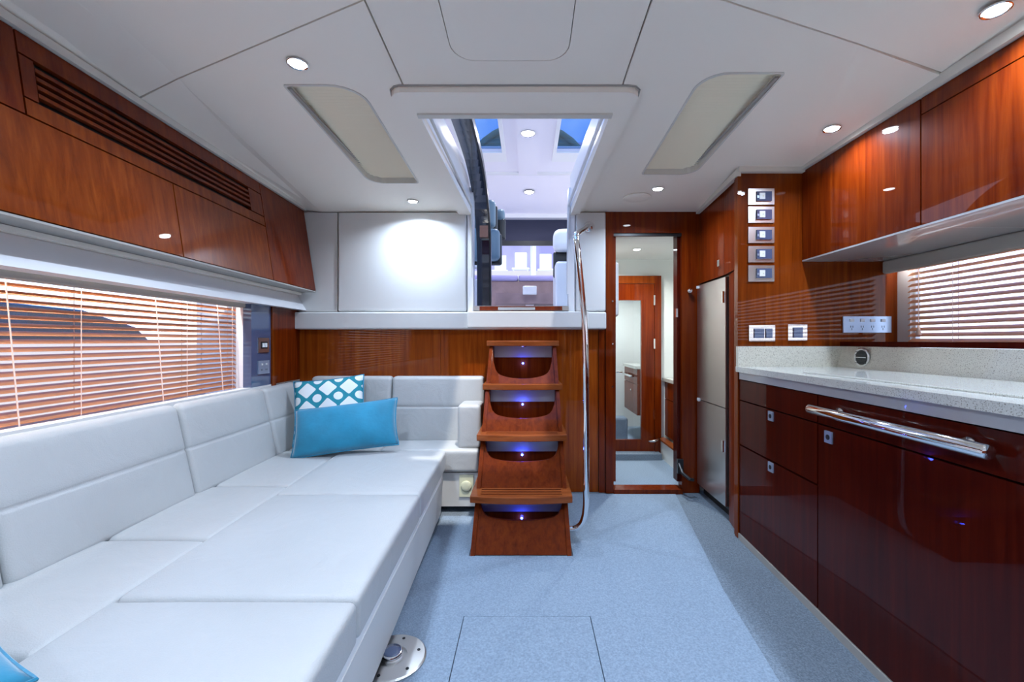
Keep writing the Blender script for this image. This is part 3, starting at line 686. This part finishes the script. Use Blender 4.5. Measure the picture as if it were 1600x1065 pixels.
for i in range(4):
    z, f, w = TZ[i], FR[i], HWD[i]
    # riser board below this tread: from zb up, U-shaped top edge
    n = 28; pts = []
    lo_w = hw(zb)-.022; zt = z-.042
    for k in range(n+1):
        u = -1+2*k/n; hgt = CH[i]+(1-CH[i])*(.22*u*u+.78*abs(u)**12)
        zz = zb+(zt-zb)*min(1, hgt); pts.append((XS+u*(hw(zz)-.021), yf(zz)+.012, zz))
    pts = [(XS-lo_w, yf(zb)+.012, zb)]+pts+[(XS+lo_w, yf(zb)+.012, zb)]
    mk('riser', prism(pts, (0, .014, 0), 0), 'stairwood', st)
    yb = yf(z)+.06
    zg = z-.036-(1.07-z+.036)*(yb-f)/f-VIS[i]
    mk('back_board', box(XS-hw(z)+.023, XS+hw(z)-.023, yb, yb+.012, zb, zg-.002), 'stairwood', st)
    mk('grey_kick_board', box(XS-hw(z)+.023, XS+hw(z)-.023, yb-.004, yb+.012, zg, z-.036), 'laminate', st)
    # tread with bowed front
    yk = min(yf(z)+.235, 3.08); pts = [(XS+w, yk, z-.036), (XS-w, yk, z-.036)]
    for k in range(13):
        u = -1+2*k/12; pts.append((XS+u*w, f+.022*u*u*1.2, z-.036))
    tr = mk('tread', prism(pts, (0, 0, .036), .004), 'tread', st)
    for k in range(4 if i < 3 else 1):
        yy = f+.05+.036*k
        mk('grip_strip', box(XS-w*.80, XS+w*.80, yy, yy+.007, z-.001, z+.0012), 'deepwood', tr)
    mk('chrome_cup_light', lathe([(.024, 0), (.026, -.003), (.018, -.007)], (XS, yb-.035, z-.036), seg=20), 'chrome', st, True)
    lz = LZ[i]
    ll = mk('blue_led', lathe([(.007, 0), (.006, -.004), (.003, -.006)], (XS, yb-.004, lz), 'y', 14), 'blueled', st, True)
    ll['label'] = 'glowing blue step light'
    LED.append((XS, yb-.02, lz)); zb = z
for p in LED:
    ld = bpy.data.lights.new('step_glow', 'POINT'); ld.energy = .5; ld.color = (.03, .06, 1); ld.shadow_soft_size = .008
    lo = bpy.data.objects.new('step_glow', ld); C.objects.link(lo); lo.location = p
# handrail
hr = tag(root('handrail', (.31, 2.36, 0)), 'bent chrome grab rail rising beside the steps to the white wall', 'handrail')
def smoothpath(p, n=8):
    p = [Vector(q) for q in p]; out = []
    for i in range(len(p)-1):
        a, b_, c, d = p[max(i-1, 0)], p[i], p[i+1], p[min(i+2, len(p)-1)]
        for k in range(n):
            t = k/n; out.append(.5*((2*b_)+(c-a)*t+(2*a-5*b_+4*c-d)*t*t+(3*b_-a-3*c+d)*t**3))
    out.append(p[-1]); return out
hp = [(.425, 3.04, 1.868), (.422, 2.95, 1.862), (.34, 2.66, 1.75), (.272, 2.42, 1.665), (.262, 2.385, 1.635), (.268, 2.372, 1.58), (.293, 2.36, 1.32), (.31, 2.358, 1.08), (.315, 2.36, .7), (.315, 2.362, .30), (.312, 2.362, .16), (.293, 2.36, .085), (.258, 2.36, .055), (.222, 2.36, .05)]
mk('tube', tube(smoothpath(hp), .0165, 14), 'chrome', hr, True)
mk('flange', lathe([(.038, .0), (.038, -.006), (.022, -.012), (.018, -.02)], (.425, 3.044, 1.868), 'y', 24), 'chrome', hr, True)

# ================================================================== FRIDGE + HOUSING
XF = 1.205
hs = tag(root('fridge_housing', (1.5, 2.75, 0)), 'tall varnished wooden housing around and above the steel fridge', 'cabinet')
mk('carcass', box(1.24, 1.9, 2.43, 3.06, 0, 1.97), 'void', hs)
def gp(nm, y0, y1, z0, z1, m, xa, xb, t=.02, r=hs, gap=.0012):
    return mk(nm, slab([(xa, y0, z0), (xb, y1, z0), (xb, y1, z1), (xa, y0, z1)], t, .0012, gap), m, r)
gp('end_panel', 2.395, 2.60, 0, 1.47, 'mahogany', 1.158, 1.20)
gp('end_panel', 2.395, 2.66, 1.472, 1.985, 'mahogany', 1.158, 1.197)
dr_ = gp('door', 2.66, 3.065, 1.472, 1.985, 'mahogany', 1.197, 1.207)
mk('push_latch', box(1.186, 1.199, 2.70, 2.73, 1.535, 1.575, .002), 'chrome', dr_)
mk('corner_post', box(1.140, 1.160, 2.366, 2.398, 0, 1.985, .003), 'cherry', hs)
mk('plinth', box(1.235, 1.26, 2.42, 3.06, 0, .05), 'void', hs)
fr = tag(root('refrigerator', (1.5, 2.85, .05)), 'tall brushed steel refrigerator with two doors in dark frame', 'refrigerator')
mk('frame', box(1.212, 1.238, 2.602, 3.066, .05, 1.468, .001), 'black', fr)
def fd(z0, z1): return mk('door', box(1.186, 1.213, 2.615, 3.05, z0, z1, .004), 'steel', fr)
da = fd(.668, 1.455); db = fd(.075, .662)
mk('handle', box(1.172, 1.188, 2.622, 2.636, 1.30, 1.37, .003), 'chrome', da)
mk('handle', box(1.172, 1.188, 2.622, 2.636, .40, .47, .003), 'chrome', db)
mk('hinge_cap', box(1.176, 1.188, 3.0, 3.03, .655, .675, .003), 'whiteplastic', db)
mk('hinge_cap', box(1.176, 1.188, 3.02, 3.04, 1.435, 1.452, .003), 'whiteplastic', da)

# ================================================================== GALLEY BASE
def gface(y0, y1, z0, z1, nm, m, r, t=.02, out=0, gap=.0022):
    return mk(nm, slab([(GX(1.147, y0)+out, y0, z0), (GX(1.147, y1)+out, y1, z0), (GX(1.147, y1)+out, y1, z1), (GX(1.147, y0)+out, y0, z1)], t, .0012, gap), m, r)
def latch(y, z, par):
    x = GX(1.147, y)
    a = mk('push_latch', box(x-.006, x+.004, y-.020, y+.020, z-.022, z+.022, .002), 'blueplate', par)
    mk('latch_button', lathe([(.010, 0), (.010, -.003), (.007, -.004)], (x-.005, y, z), 'x', 14), 'black', a)
    return a
def unit(lab, y0, y1, name='galley_cabinet'):
    r = root(name, (GX(1.4, (y0+y1)/2), (y0+y1)/2, 0), lab, 'cabinet')
    mk('carcass', hexa([(GX(1.166, y0), y0+.002, .0), (GX(1.166, y1), y1-.002, .0), (1.95, y1-.002, .0), (1.95, y0+.002, .0), (GX(1.166, y0), y0+.002, .90), (GX(1.166, y1), y1-.002, .90), (1.95, y1-.002, .90), (1.95, y0+.002, .90)]), 'void', r)
    return r
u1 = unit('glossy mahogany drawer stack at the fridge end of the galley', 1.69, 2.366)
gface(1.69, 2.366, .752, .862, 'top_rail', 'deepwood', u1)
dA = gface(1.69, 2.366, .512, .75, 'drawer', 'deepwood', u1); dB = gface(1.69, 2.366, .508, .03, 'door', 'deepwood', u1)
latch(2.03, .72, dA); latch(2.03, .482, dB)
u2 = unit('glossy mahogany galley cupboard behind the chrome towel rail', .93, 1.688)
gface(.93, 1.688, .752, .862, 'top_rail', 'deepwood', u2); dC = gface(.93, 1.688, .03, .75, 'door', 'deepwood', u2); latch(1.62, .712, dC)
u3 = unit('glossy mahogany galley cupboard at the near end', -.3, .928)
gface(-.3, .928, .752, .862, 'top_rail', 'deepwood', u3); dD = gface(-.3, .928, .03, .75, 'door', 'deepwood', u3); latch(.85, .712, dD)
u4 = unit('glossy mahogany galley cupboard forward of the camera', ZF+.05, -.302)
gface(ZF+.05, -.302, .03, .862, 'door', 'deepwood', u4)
struct(mk('baseboard_right', slab([(GX(1.143, ZF+.05), ZF+.05, -.004), (GX(1.143, 2.366), 2.366, -.004), (GX(1.143, 2.366), 2.366, .028), (GX(1.143, ZF+.05), ZF+.05, .028)], .02, .001), 'taupe'))
wt = tag(root('galley_worktop', (1.5, 1.5, .90)), 'speckled pale stone worktop with low splashback over the galley', 'worktop')
mk('top_slab', hexa([(GX(1.118, ZF+.05), ZF+.05, .903), (GX(1.132, 2.372), 2.372, .903), (1.72, 2.372, .903), (1.72, ZF+.05, .903), (GX(1.118, ZF+.05), ZF+.05, .931), (GX(1.132, 2.372), 2.372, .931), (1.72, 2.372, .931), (1.72, ZF+.05, .931)], .005), 'stone', wt)
mk('splashback', box(1.136, 1.712, 2.353, 2.376, .931, 1.041, .003), 'stonewall', wt)
mk('splashback', hexa([(1.672, ZF+.06, .931), (1.695, ZF+.06, .931), (1.695, 2.353, .931), (1.672, 2.353, .931), (1.70, ZF+.06, 1.041), (1.72, ZF+.06, 1.041), (1.72, 2.353, 1.041), (1.70, 2.353, 1.041)], .002), 'stonewall', wt)
mk('grey_fascia', slab([(GX(1.146, ZF+.05), ZF+.05, .864), (GX(1.146, 2.36), 2.36, .864), (GX(1.146, 2.36), 2.36, .902), (GX(1.146, ZF+.05), ZF+.05, .902)], .02, .001), 'laminate', wt)
hob = tag(mk('cover_plate', prism([(p[0], p[1], .931) for p in rrect(1.20, 1.60, .80, 1.92, (.03,)*4)], (0, 0, .006), .0015), 'stone'), 'flush stone lid set into the galley worktop', 'lid')
vt = tag(root('round_vent', (1.687, 2.19, .987)), 'round black air vent with metal rim in the window splashback', 'vent')
mk('rim', lathe([(.048, 0), (.050, -.006), (.044, -.010), (.038, -.006)], (1.684, 2.19, .987), 'x', 32), 'steel', vt, True)
mk('core', lathe([(.037, -.004), (.037, -.0085)], (1.684, 2.19, .987), 'x', 24), 'black', vt)
for k in range(-2, 3): mk('vane', box(1.672, 1.680, 2.19-.034, 2.19+.034, .987+k*.014-.0015, .987+k*.014+.0015), 'chrome' if k == 0 else 'black', vt)
tr_ = tag(root('towel_rail', (1.07, 1.33, .81)), 'thick chrome towel rail across the galley cupboard front', 'rail')
mk('bar', tube([(1.066, 1.005, .812), (1.066, 1.01, .812), (1.073, 1.655, .812), (1.073, 1.66, .812)], .018, 20, rad=[.016, .018, .018, .016]), 'chrome', tr_, True)
for y in (1.08, 1.55):
    x = GX(1.147, y)-.001
    mk('bracket', tube([(x, y, .812), (x-.012, y, .812), (x-.016, y, .812), (1.08, y, .812)], .01, 14, rad=[.020, .020, .009, .009]), 'chrome', tr_, True)

# ================================================================== STARBOARD OVERHEAD CABINETS
def ocab(lab, y0, y1, split=True):
    r = root('overhead_cabinet', (1.7, (y0+y1)/2, 1.507), lab, 'cabinet', 'overhead galley cabinets')
    mk('carcass', box(1.517, 2.015, y0+.001, y1-.001, 1.512, 1.995), 'mahogany', r)
    def f(z0, z1, nm): mk(nm, slab([(1.497, y0, z0), (1.497, y1, z0), (1.497, y1, z1), (1.497, y0, z1)], .019, .0012, .0022), 'mahogany', r)
    if split: f(1.508, 1.93, 'door'); f(1.93, 1.995, 'top_panel')
    else: f(1.508, 1.995, 'door')
    mk('bottom_board', box(1.497, 2.015, y0, y1, 1.503, 1.511, .001), 'laminate', r)
    return r
ocab('varnished wooden overhead galley cabinet beside the control panels', 1.66, 2.376, False)
oc = ocab('varnished wooden overhead galley cabinet in the top right corner', .80, 1.658)
oc3 = ocab('varnished wooden overhead galley cabinet forward of the photo', ZF+.05, .798)
tag(mk('extractor_grille', prism([(1.72, 1.36, 1.503), (1.80, 1.20, 1.503), (1.80, .98, 1.503), (1.72, .98, 1.503)], (0, 0, -.006), .001), 'black'), 'black extractor grille under the near overhead cabinet', 'grille')

# ================================================================== COMPANIONWAY DOOR
cd = tag(root('sliding_door', (-.34, 3.2, 1.3)), 'curved dark navy sliding door slid open at the side of the companionway', 'door')
prof = [(3.40, 1.33), (3.40, 1.55), (3.38, 1.80), (3.30, 1.98), (3.10, 2.13), (2.80, 2.22), (2.45, 2.24), (2.10, 2.23), (1.9, 2.22)]
sp_ = smoothpath([(0, a, b_) for a, b_ in prof], 4)
def curved(x0, x1, off0, off1):
    b = NB(); R_ = []
    for i, p in enumerate(sp_):
        d = (sp_[min(i+1, len(sp_)-1)]-sp_[max(i-1, 0)]).normalized(); nn = Vector((0, -d.z, d.y))
        if nn.y > 0: nn = -nn
        nn = Vector((0, d.z*-1, d.y)).normalized()
        R_.append([b.verts.new((x, p.y+nn.y*o, p.z+nn.z*o)) for x, o in ((x0, off0), (x1, off0), (x1, off1), (x0, off1))])
    for i in range(len(R_)-1):
        for k in range(4): b.faces.new((R_[i][k], R_[i][(k+1) % 4], R_[i+1][(k+1) % 4], R_[i+1][k]))
    b.faces.new(R_[0]); b.faces.new(R_[-1][::-1]); return b
mk('panel', curved(-.395, -.295, 0, .03), 'navy', cd)
mk('inner_stile', curved(-.335, -.318, -.028, 0), 'navy', cd)
mk('edge_rail', curved(-.300, -.286, -.018, .034), 'black', cd)
mk('latch_box', box(-.365, -.302, 3.29, 3.345, 1.855, 1.945, .004), 'copper', cd)

# ================================================================== COCKPIT
ck = struct(mk('floor_1', box(-2.2, .49, 3.17, 8.0, 1.20, 1.26), 'gel')); ck.name = 'cockpit_floor'
rf = tag(root('hardtop', (0, 5.5, 3.0)), 'white moulded hardtop roof over the cockpit beyond the companionway', 'roof')
# flat part with two skylights y 2.9-5.55, sloping part to 6.9
sky = [[(-.74, 3.2), (-.30, 3.2), (-.30, 5.05), (-.74, 5.05)], [(.33, 3.2), (.74, 3.2), (.74, 5.05), (.33, 5.05)]]
zh = lambda x, y: 3.27-.05*abs(x)*1.2
mk('roof_panel', holed([(-1.9, 2.5), (0, 2.5), (1.9, 2.5), (1.9, 5.7), (0.0, 5.7), (-1.9, 5.7)], sky, lambda x, y: 3.27, .06), 'roofwhite', rf)
mk('aft_panel', hexa([(-1.9, 5.71, 3.26), (1.9, 5.71, 3.26), (1.9, 6.98, 3.10), (-1.9, 6.98, 3.10), (-1.9, 5.71, 3.32), (1.9, 5.71, 3.32), (1.9, 6.98, 3.16), (-1.9, 6.98, 3.16)], .004), 'roofwhite', rf)
mk('centre_moulding', box(-.12, .12, 2.5, 5.7, 3.245, 3.275, .01), 'roofwhite', rf)
mk('cross_rib', hexa([(-1.9, 5.66, 3.25), (1.9, 5.66, 3.25), (1.9, 5.73, 3.25), (-1.9, 5.73, 3.25), (-1.9, 5.66, 3.28), (1.9, 5.66, 3.28), (1.9, 5.73, 3.28), (-1.9, 5.73, 3.28)], .008), 'gel', rf)
mk('aft_beam', box(-1.9, 1.9, 6.95, 7.08, 3.04, 3.17, .02), 'gel', rf)
for (x0, x1) in ((-.74, -.30), (.33, .74)):
    fo = mk('skylight_frame', holed([(x0-.04, 3.16), (x1+.04, 3.16), (x1+.04, 5.30), (x0-.04, 5.30)], [[(x0, 3.2), (x1, 3.2), (x1, 5.05), (x0, 5.05)]], lambda x, y: 3.250, .022), 'gel', rf)
    mk('skylight_pane', box(x0, x1, 3.2, 5.05, 3.30, 3.306), 'tint', fo)
for s in (-1, 1):
    mk('side_post', box(s*1.85-.05, s*1.85+.05, 6.85, 7.0, 1.26, 3.12, .02), 'gel', rf)
    mk('side_coaming', box(s*1.9-.05, s*1.9+.05, 3.2, 7.0, 1.26, 1.95, .02), 'gel', rf)
for i, (x, y, z) in enumerate(((0, 4.56, 3.243), (.015, 6.2, 3.19))):
    downlight(x, y, z, ('round roof light under the flat part of the hardtop', 'round roof light on the sloping aft part of the hardtop')[i], 9, r=.065, name='roof_light', color=(.95, .93, 1), group='hardtop roof lights')
# rolled cover arching above the roof, seen through both skylights
q = tag(root('sail_cover', (0, 6.3, 3.19)), 'dark green arched canopy on the roof, seen through both roof skylights', 'cover')
mk('hoop', tube([(.97*math.cos(R(a)), 6.25, 3.18+1.0*math.sin(R(a))) for a in range(0, 181, 10)], .045, 8), 'rope', q, True)
mk('cover_cloth', prism([(.95*math.cos(R(a)), 6.27, 3.19+.98*math.sin(R(a))) for a in range(0, 181, 10)], (0, .05, 0)), 'rope', q)
scn = tag(root('sun_screen', (0, 7.1, 2.66)), 'dark navy roll-down sunscreen across the open back of the cockpit', 'screen')
mk('screen_cloth', box(-1.8, 1.8, 7.10, 7.115, 2.70, 3.06), 'screen', scn)
mk('bottom_bar', box(-1.8, 1.8, 7.09, 7.125, 2.625, 2.70, .01), 'black', scn)
# helm seats seen at the left, companion seat right
def seat(name, x, y, z, w, h, m, lab, shell='black'):
    r = root(name, (x, y, z), lab, 'seat')
    mk('cushion', softbox(x-w/2, x+w/2, y-.06, y+.06, z, z+h, .05, .0, n=5), m, r, True)
    mk('shell', softbox(x-w/2-.015, x+w/2+.015, y+.045, y+.10, z-.03, z+h-.03, .025, 0, n=4), shell, r, True)
    return r
seat('helm_seat', -.53, 4.3, 2.18, .42, .28, 'greyleather', 'blue-grey helm seat back, upper of two behind the sliding door')
seat('helm_seat', -.50, 4.2, 1.84, .46, .31, 'greyleather', 'blue-grey helm seat cushion, lower of two behind the sliding door')
hb = tag(root('headrest', (-.42, 4.6, 2.06)), 'black side headrest bolster standing beyond the helm seat', 'headrest')
mk('pad', softbox(-.335, -.245, 4.55, 4.68, 2.33, 2.46, .04, 0, n=4), 'greyleather', hb, True)
mk('mount', softbox(-.330, -.235, 4.56, 4.64, 2.13, 2.36, .03, 0, n=4), 'black', hb, True)
cs = tag(root('cockpit_chair', (.42, 4.4, 1.26)), 'white upholstered cockpit chair with dark back at right of the opening', 'chair')
mk('backrest', softbox(.255, .60, 4.35, 4.52, 1.98, 2.18, .06, .03, n=5), 'gel', cs, True)
mk('back_shell', softbox(.26, .60, 4.50, 4.56, 1.72, 2.0, .03, 0, n=4), 'black', cs, True)
mk('seat_box', softbox(.275, .62, 4.30, 4.8, 1.26, 1.86, .03, 0, n=4), 'gel', cs, True)
hsb = tag(root('seat_frame', (-.36, 3.9, 1.26)), 'white tubular seat frame just left of the opening', 'frame')
mk('hoop', tube(smoothpath([(-.52, 3.8, 1.72), (-.40, 3.8, 1.70), (-.345, 3.8, 1.63), (-.335, 3.8, 1.3)]), .018, 8), 'gel', hsb, True)
mk('side_panel', softbox(-.56, -.36, 3.86, 3.9, 1.26, 1.62, .015, 0, n=3), 'gel', hsb, True)
bn = tag(root('aft_bench', (0, 6.6, 1.26)), 'long lilac cushioned bench across the back of the cockpit', 'bench')
mk('cushion', softbox(-.95, -.15, 6.45, 6.80, 1.965, 2.05, .03, 0, n=4), 'lilac', bn, True)
mk('cushion', softbox(-.14, .75, 6.45, 6.80, 1.965, 2.05, .03, 0, n=4), 'lilac', bn, True)
mk('plinth', box(-1.8, 1.8, 6.5, 6.8, 1.26, 1.96, .01), 'teak', bn)
tb = tag(root('cockpit_table', (0, 5.2, 1.26)), 'teak cockpit table with folded leaves before the bench', 'table')
mk('tabletop', box(-.38, .42, 5.0, 5.5, 1.50, 1.62, .02), 'teak', tb)
mk('box', softbox(-.06, .10, 4.98, 5.16, 1.60, 1.70, .01, 0, n=2), 'gel', tb)
mk('leg', box(-.03, .07, 5.15, 5.3, 1.26, 1.5, .01), 'gel', tb)
srl = tag(mk('stern_rail', tube([(-1.9, 7.4, 2.13), (1.9, 7.4, 2.13)], .035, 8), 'gel', smooth=True), 'white horizontal stern rail behind the bench', 'rail')
for s_ in (-1.7, -.9, .38): mk('post', tube([(s_, 7.4, 1.26), (s_, 7.4, 2.13)], .02, 6), 'gel', srl)
tag(mk('canopy_post', tube([(.09, 7.5, 1.3), (.09, 7.5, 2.9)], .05, 8), 'gel', smooth=True), 'white upright post in the middle of the stern opening', 'post')
# quay with chairs
qy = tag(mk('quay', box(-5, 5, 9.5, 16, -3, 2.60), 'concrete'), 'pale quay edge beyond the stern', 'quay')
bw_ = tag(mk('building', box(-6, 6, 15.2, 16, 2.6, 8), 'lilac'), 'lilac shaded building front beyond the quay chairs', 'building')
def dchair(x, y, lab):
    r = root('terrace_chair', (x, y, 2.6), lab, 'chair', 'white chairs on the quay')
    mk('backrest', softbox(x-.17, x+.17, y+.20, y+.25, 3.10, 3.55, .02, 0, n=3), 'whiteplastic', r, True)
    mk('seat', softbox(x-.24, x+.24, y-.22, y+.22, 3.0, 3.06, .02, 0, n=3), 'whiteplastic', r, True)
    for a in (-.2, .2):
        for b_ in (-.19, .2): mk('leg', tube([(x+a, y+b_, 2.6), (x+a*.95, y+b_*.95, 3.01)], .02, 6), 'whiteplastic', r)
for i, (x, y) in enumerate(((-.55, 12.4), (.05, 12.0), (.75, 12.2), (1.3, 12.6))):
    dchair(x-.25, y, ('leftmost', 'second from the left', 'third from the left', 'rightmost')[i]+' of the white quay chairs seen through the stern')
# surroundings outside the side windows
tag(mk('pontoon', box(-14, -2.6, -8, 9.4, -.8, -.6), 'concrete'), 'pale pontoon decking outside the sofa-side window', 'pontoon')
tag(mk('pontoon', box(2.8, 14, -8, 9.4, -.8, -.6), 'concrete'), 'pale pontoon decking outside the galley window', 'pontoon')
nb = tag(root('neighbouring_boat', (-7, 2, .8)), 'dark raked cabin roof of a boat seen through the sofa-side blind', 'boat')
mk('cabin_glass', prism([(-5.0, 5.75, 1.08), (-5.0, 5.55, 1.25), (-5.0, 4.9, 1.42), (-5.0, 3.6, 1.46), (-5.0, -6, 1.46), (-5.0, -6, 1.08)], (-1.5, 0, 0), .02), 'navy', nb)
mk('hull', prism([(-4.8, 9.5, .85), (-4.8, 5.6, 1.07), (-4.8, -6, 1.07), (-4.8, -6, -.55), (-4.8, 7.6, -.55)], (-2.2, 0, 0), .02), 'hull', nb)

# ================================================================== WASHROOM BEYOND THE DOOR
wh = struct(root('wall_aft', (1.1, 4.0, 0)))
mk('white_panel', box(1.225, 1.75, 4.05, 4.09, -.004, 2.0), 'headwall', wh)
mk('white_panel', box(.40, 1.225, 4.05, 4.09, 1.67, 2.0), 'headwall', wh)
mk('side_panel', box(.50, .54, 3.16, 5.5, -.004, 2.0), 'headwall', wh)
mk('side_panel', box(1.71, 1.75, 3.16, 5.5, -.004, 2.0), 'headwall', wh)
mk('end_panel', box(.50, 1.75, 5.46, 5.5, -.004, 2.0), 'headwall', wh)
mk('side_filler', box(1.19, 1.75, 3.13, 3.17, -.004, 2.0), 'headwall', wh)
struct(mk('ceiling_1', box(.50, 1.75, 3.15, 5.5, 1.83, 1.87), 'headwall')).name = 'ceiling_washroom'
struct(mk('floor_2', box(.50, 1.75, 3.142, 5.5, -.06, .0), 'runner')).name = 'floor_washroom'
tag(mk('raised_sill', box(.56, 1.20, 3.90, 4.04, 0, .055, .01), 'carpet'), 'carpeted step below the inner washroom door', 'step')
md = struct(root('door_2', (.95, 4.03, .06)))
mk('frame_post', box(1.165, 1.225, 4.0, 4.06, .02, 1.67, .003), 'mahogany', md)
mk('frame_head', box(.60, 1.165, 4.0, 4.06, 1.60, 1.67, .003), 'cherry', md)
mk('stile', box(1.045, 1.162, 4.01, 4.045, .05, 1.598, .003), 'mahogany', md)
mk('stile', box(.60, .800, 4.01, 4.045, .05, 1.598, .003), 'mahogany', md)
mk('rail', box(.80, 1.045, 4.01, 4.045, 1.445, 1.598, .003), 'mahogany', md)
mk('rail', box(.80, 1.045, 4.01, 4.045, .05, .16, .003), 'mahogany', md)
mk('pane', box(.798, 1.047, 4.022, 4.028, .158, 1.447), 'glass', md)['label'] = 'tall narrow clear panel standing in for a mirror'  # clear pane in place of a mirror, with an added room behind
for z in (.35, 1.0, 1.40): mk('hinge', box(1.155, 1.169, 3.998, 4.012, z, z+.09, .002), 'chrome', md)
mk('lever_handle', tube([(.79, 4.01, .79), (.79, 3.97, .79), (.80, 3.96, .79), (.86, 3.96, .79)], .009, 8), 'chrome', md, True)
mk('stay', tube([(1.10, 3.99, .15), (1.15, 3.96, .16), (1.20, 3.98, .18)], .012, 8), 'chrome', md, True)
def vanity(x0, x1, y0, y1, z0, z1, lab, face):
    r = root('vanity_unit', ((x0+x1)/2, (y0+y1)/2, z0), lab, 'cabinet')
    mk('carcass', box(x0+.015, x1, y0, y1, z0, z1), 'mahogany', r)
    ym = (y0+y1)/2
    mk('drawer', box(x0, x0+.016, y0+.003, y1-.003, z1-.16, z1-.005, .002), 'mahogany', r)
    mk('door', box(x0, x0+.016, y0+.003, y1-.003, z0, z1-.166, .002), 'mahogany', r)
    mk('basin_top', box(x0-.02, x1, y0-.01, y1+.004, z1, z1+.03, .004), 'stone', r)
    for q in ((ym-.15, z1-.08), (ym, z1-.10), (ym-.05, z1-.24)): mk('knob', lathe([(.012, 0), (.010, -.010), (.005, -.014)], (x0, q[0], q[1]), 'x', 12), 'chrome', r, True)
    return r
vanity(1.27, 1.70, 3.25, 4.04, .20, .70, 'red-brown washroom vanity with pale top right of the inner door', 1)
tag(mk('bench_box', box(1.22, 1.70, 3.25, 4.04, 0, .16, .004), 'headwall'), 'white plinth under the washroom vanity', 'plinth')
tag(mk('plinth_board', box(1.205, 1.265, 3.25, 4.04, .162, .178, .002), 'tread'), 'thin wooden board lying on the white washroom plinth', 'board')
v2 = vanity(1.13, 1.70, 4.5, 5.1, .30, .78, 'added brown cabinet with chrome grab handle, standing in for a mirrored vanity', 1)  # added cabinet takes the place of the vanity's mirror reflection
mk('grab_handle', tube([(1.12, 4.6, .70), (1.08, 4.6, .70), (1.08, 4.95, .70), (1.12, 4.95, .70)], .012, 8), 'chrome', v2, True)
tag(mk('waste_bin', softbox(.82, 1.06, 4.6, 4.75, 0.0, .26, .03, 0, n=3), 'carpet', smooth=True), 'low grey box on the floor behind the inner door panel', 'box')
tag(mk('wall_cabinet', softbox(.545, .675, 3.22, 3.42, 1.25, 1.66, .025, 0, n=3), 'whiteplastic', smooth=True), 'white rounded wall cabinet high on the left in the washroom', 'cabinet')
for i, (x, y) in enumerate(((.9, 3.6), (.95, 4.8))):  # ceiling lights added to brighten the washroom
    downlight(x, y, 1.829, ('added ceiling light inside the washroom', 'added ceiling light behind the inner washroom door')[i], 10, proto=L0, color=(.95, 1, .98), group='added washroom lights')
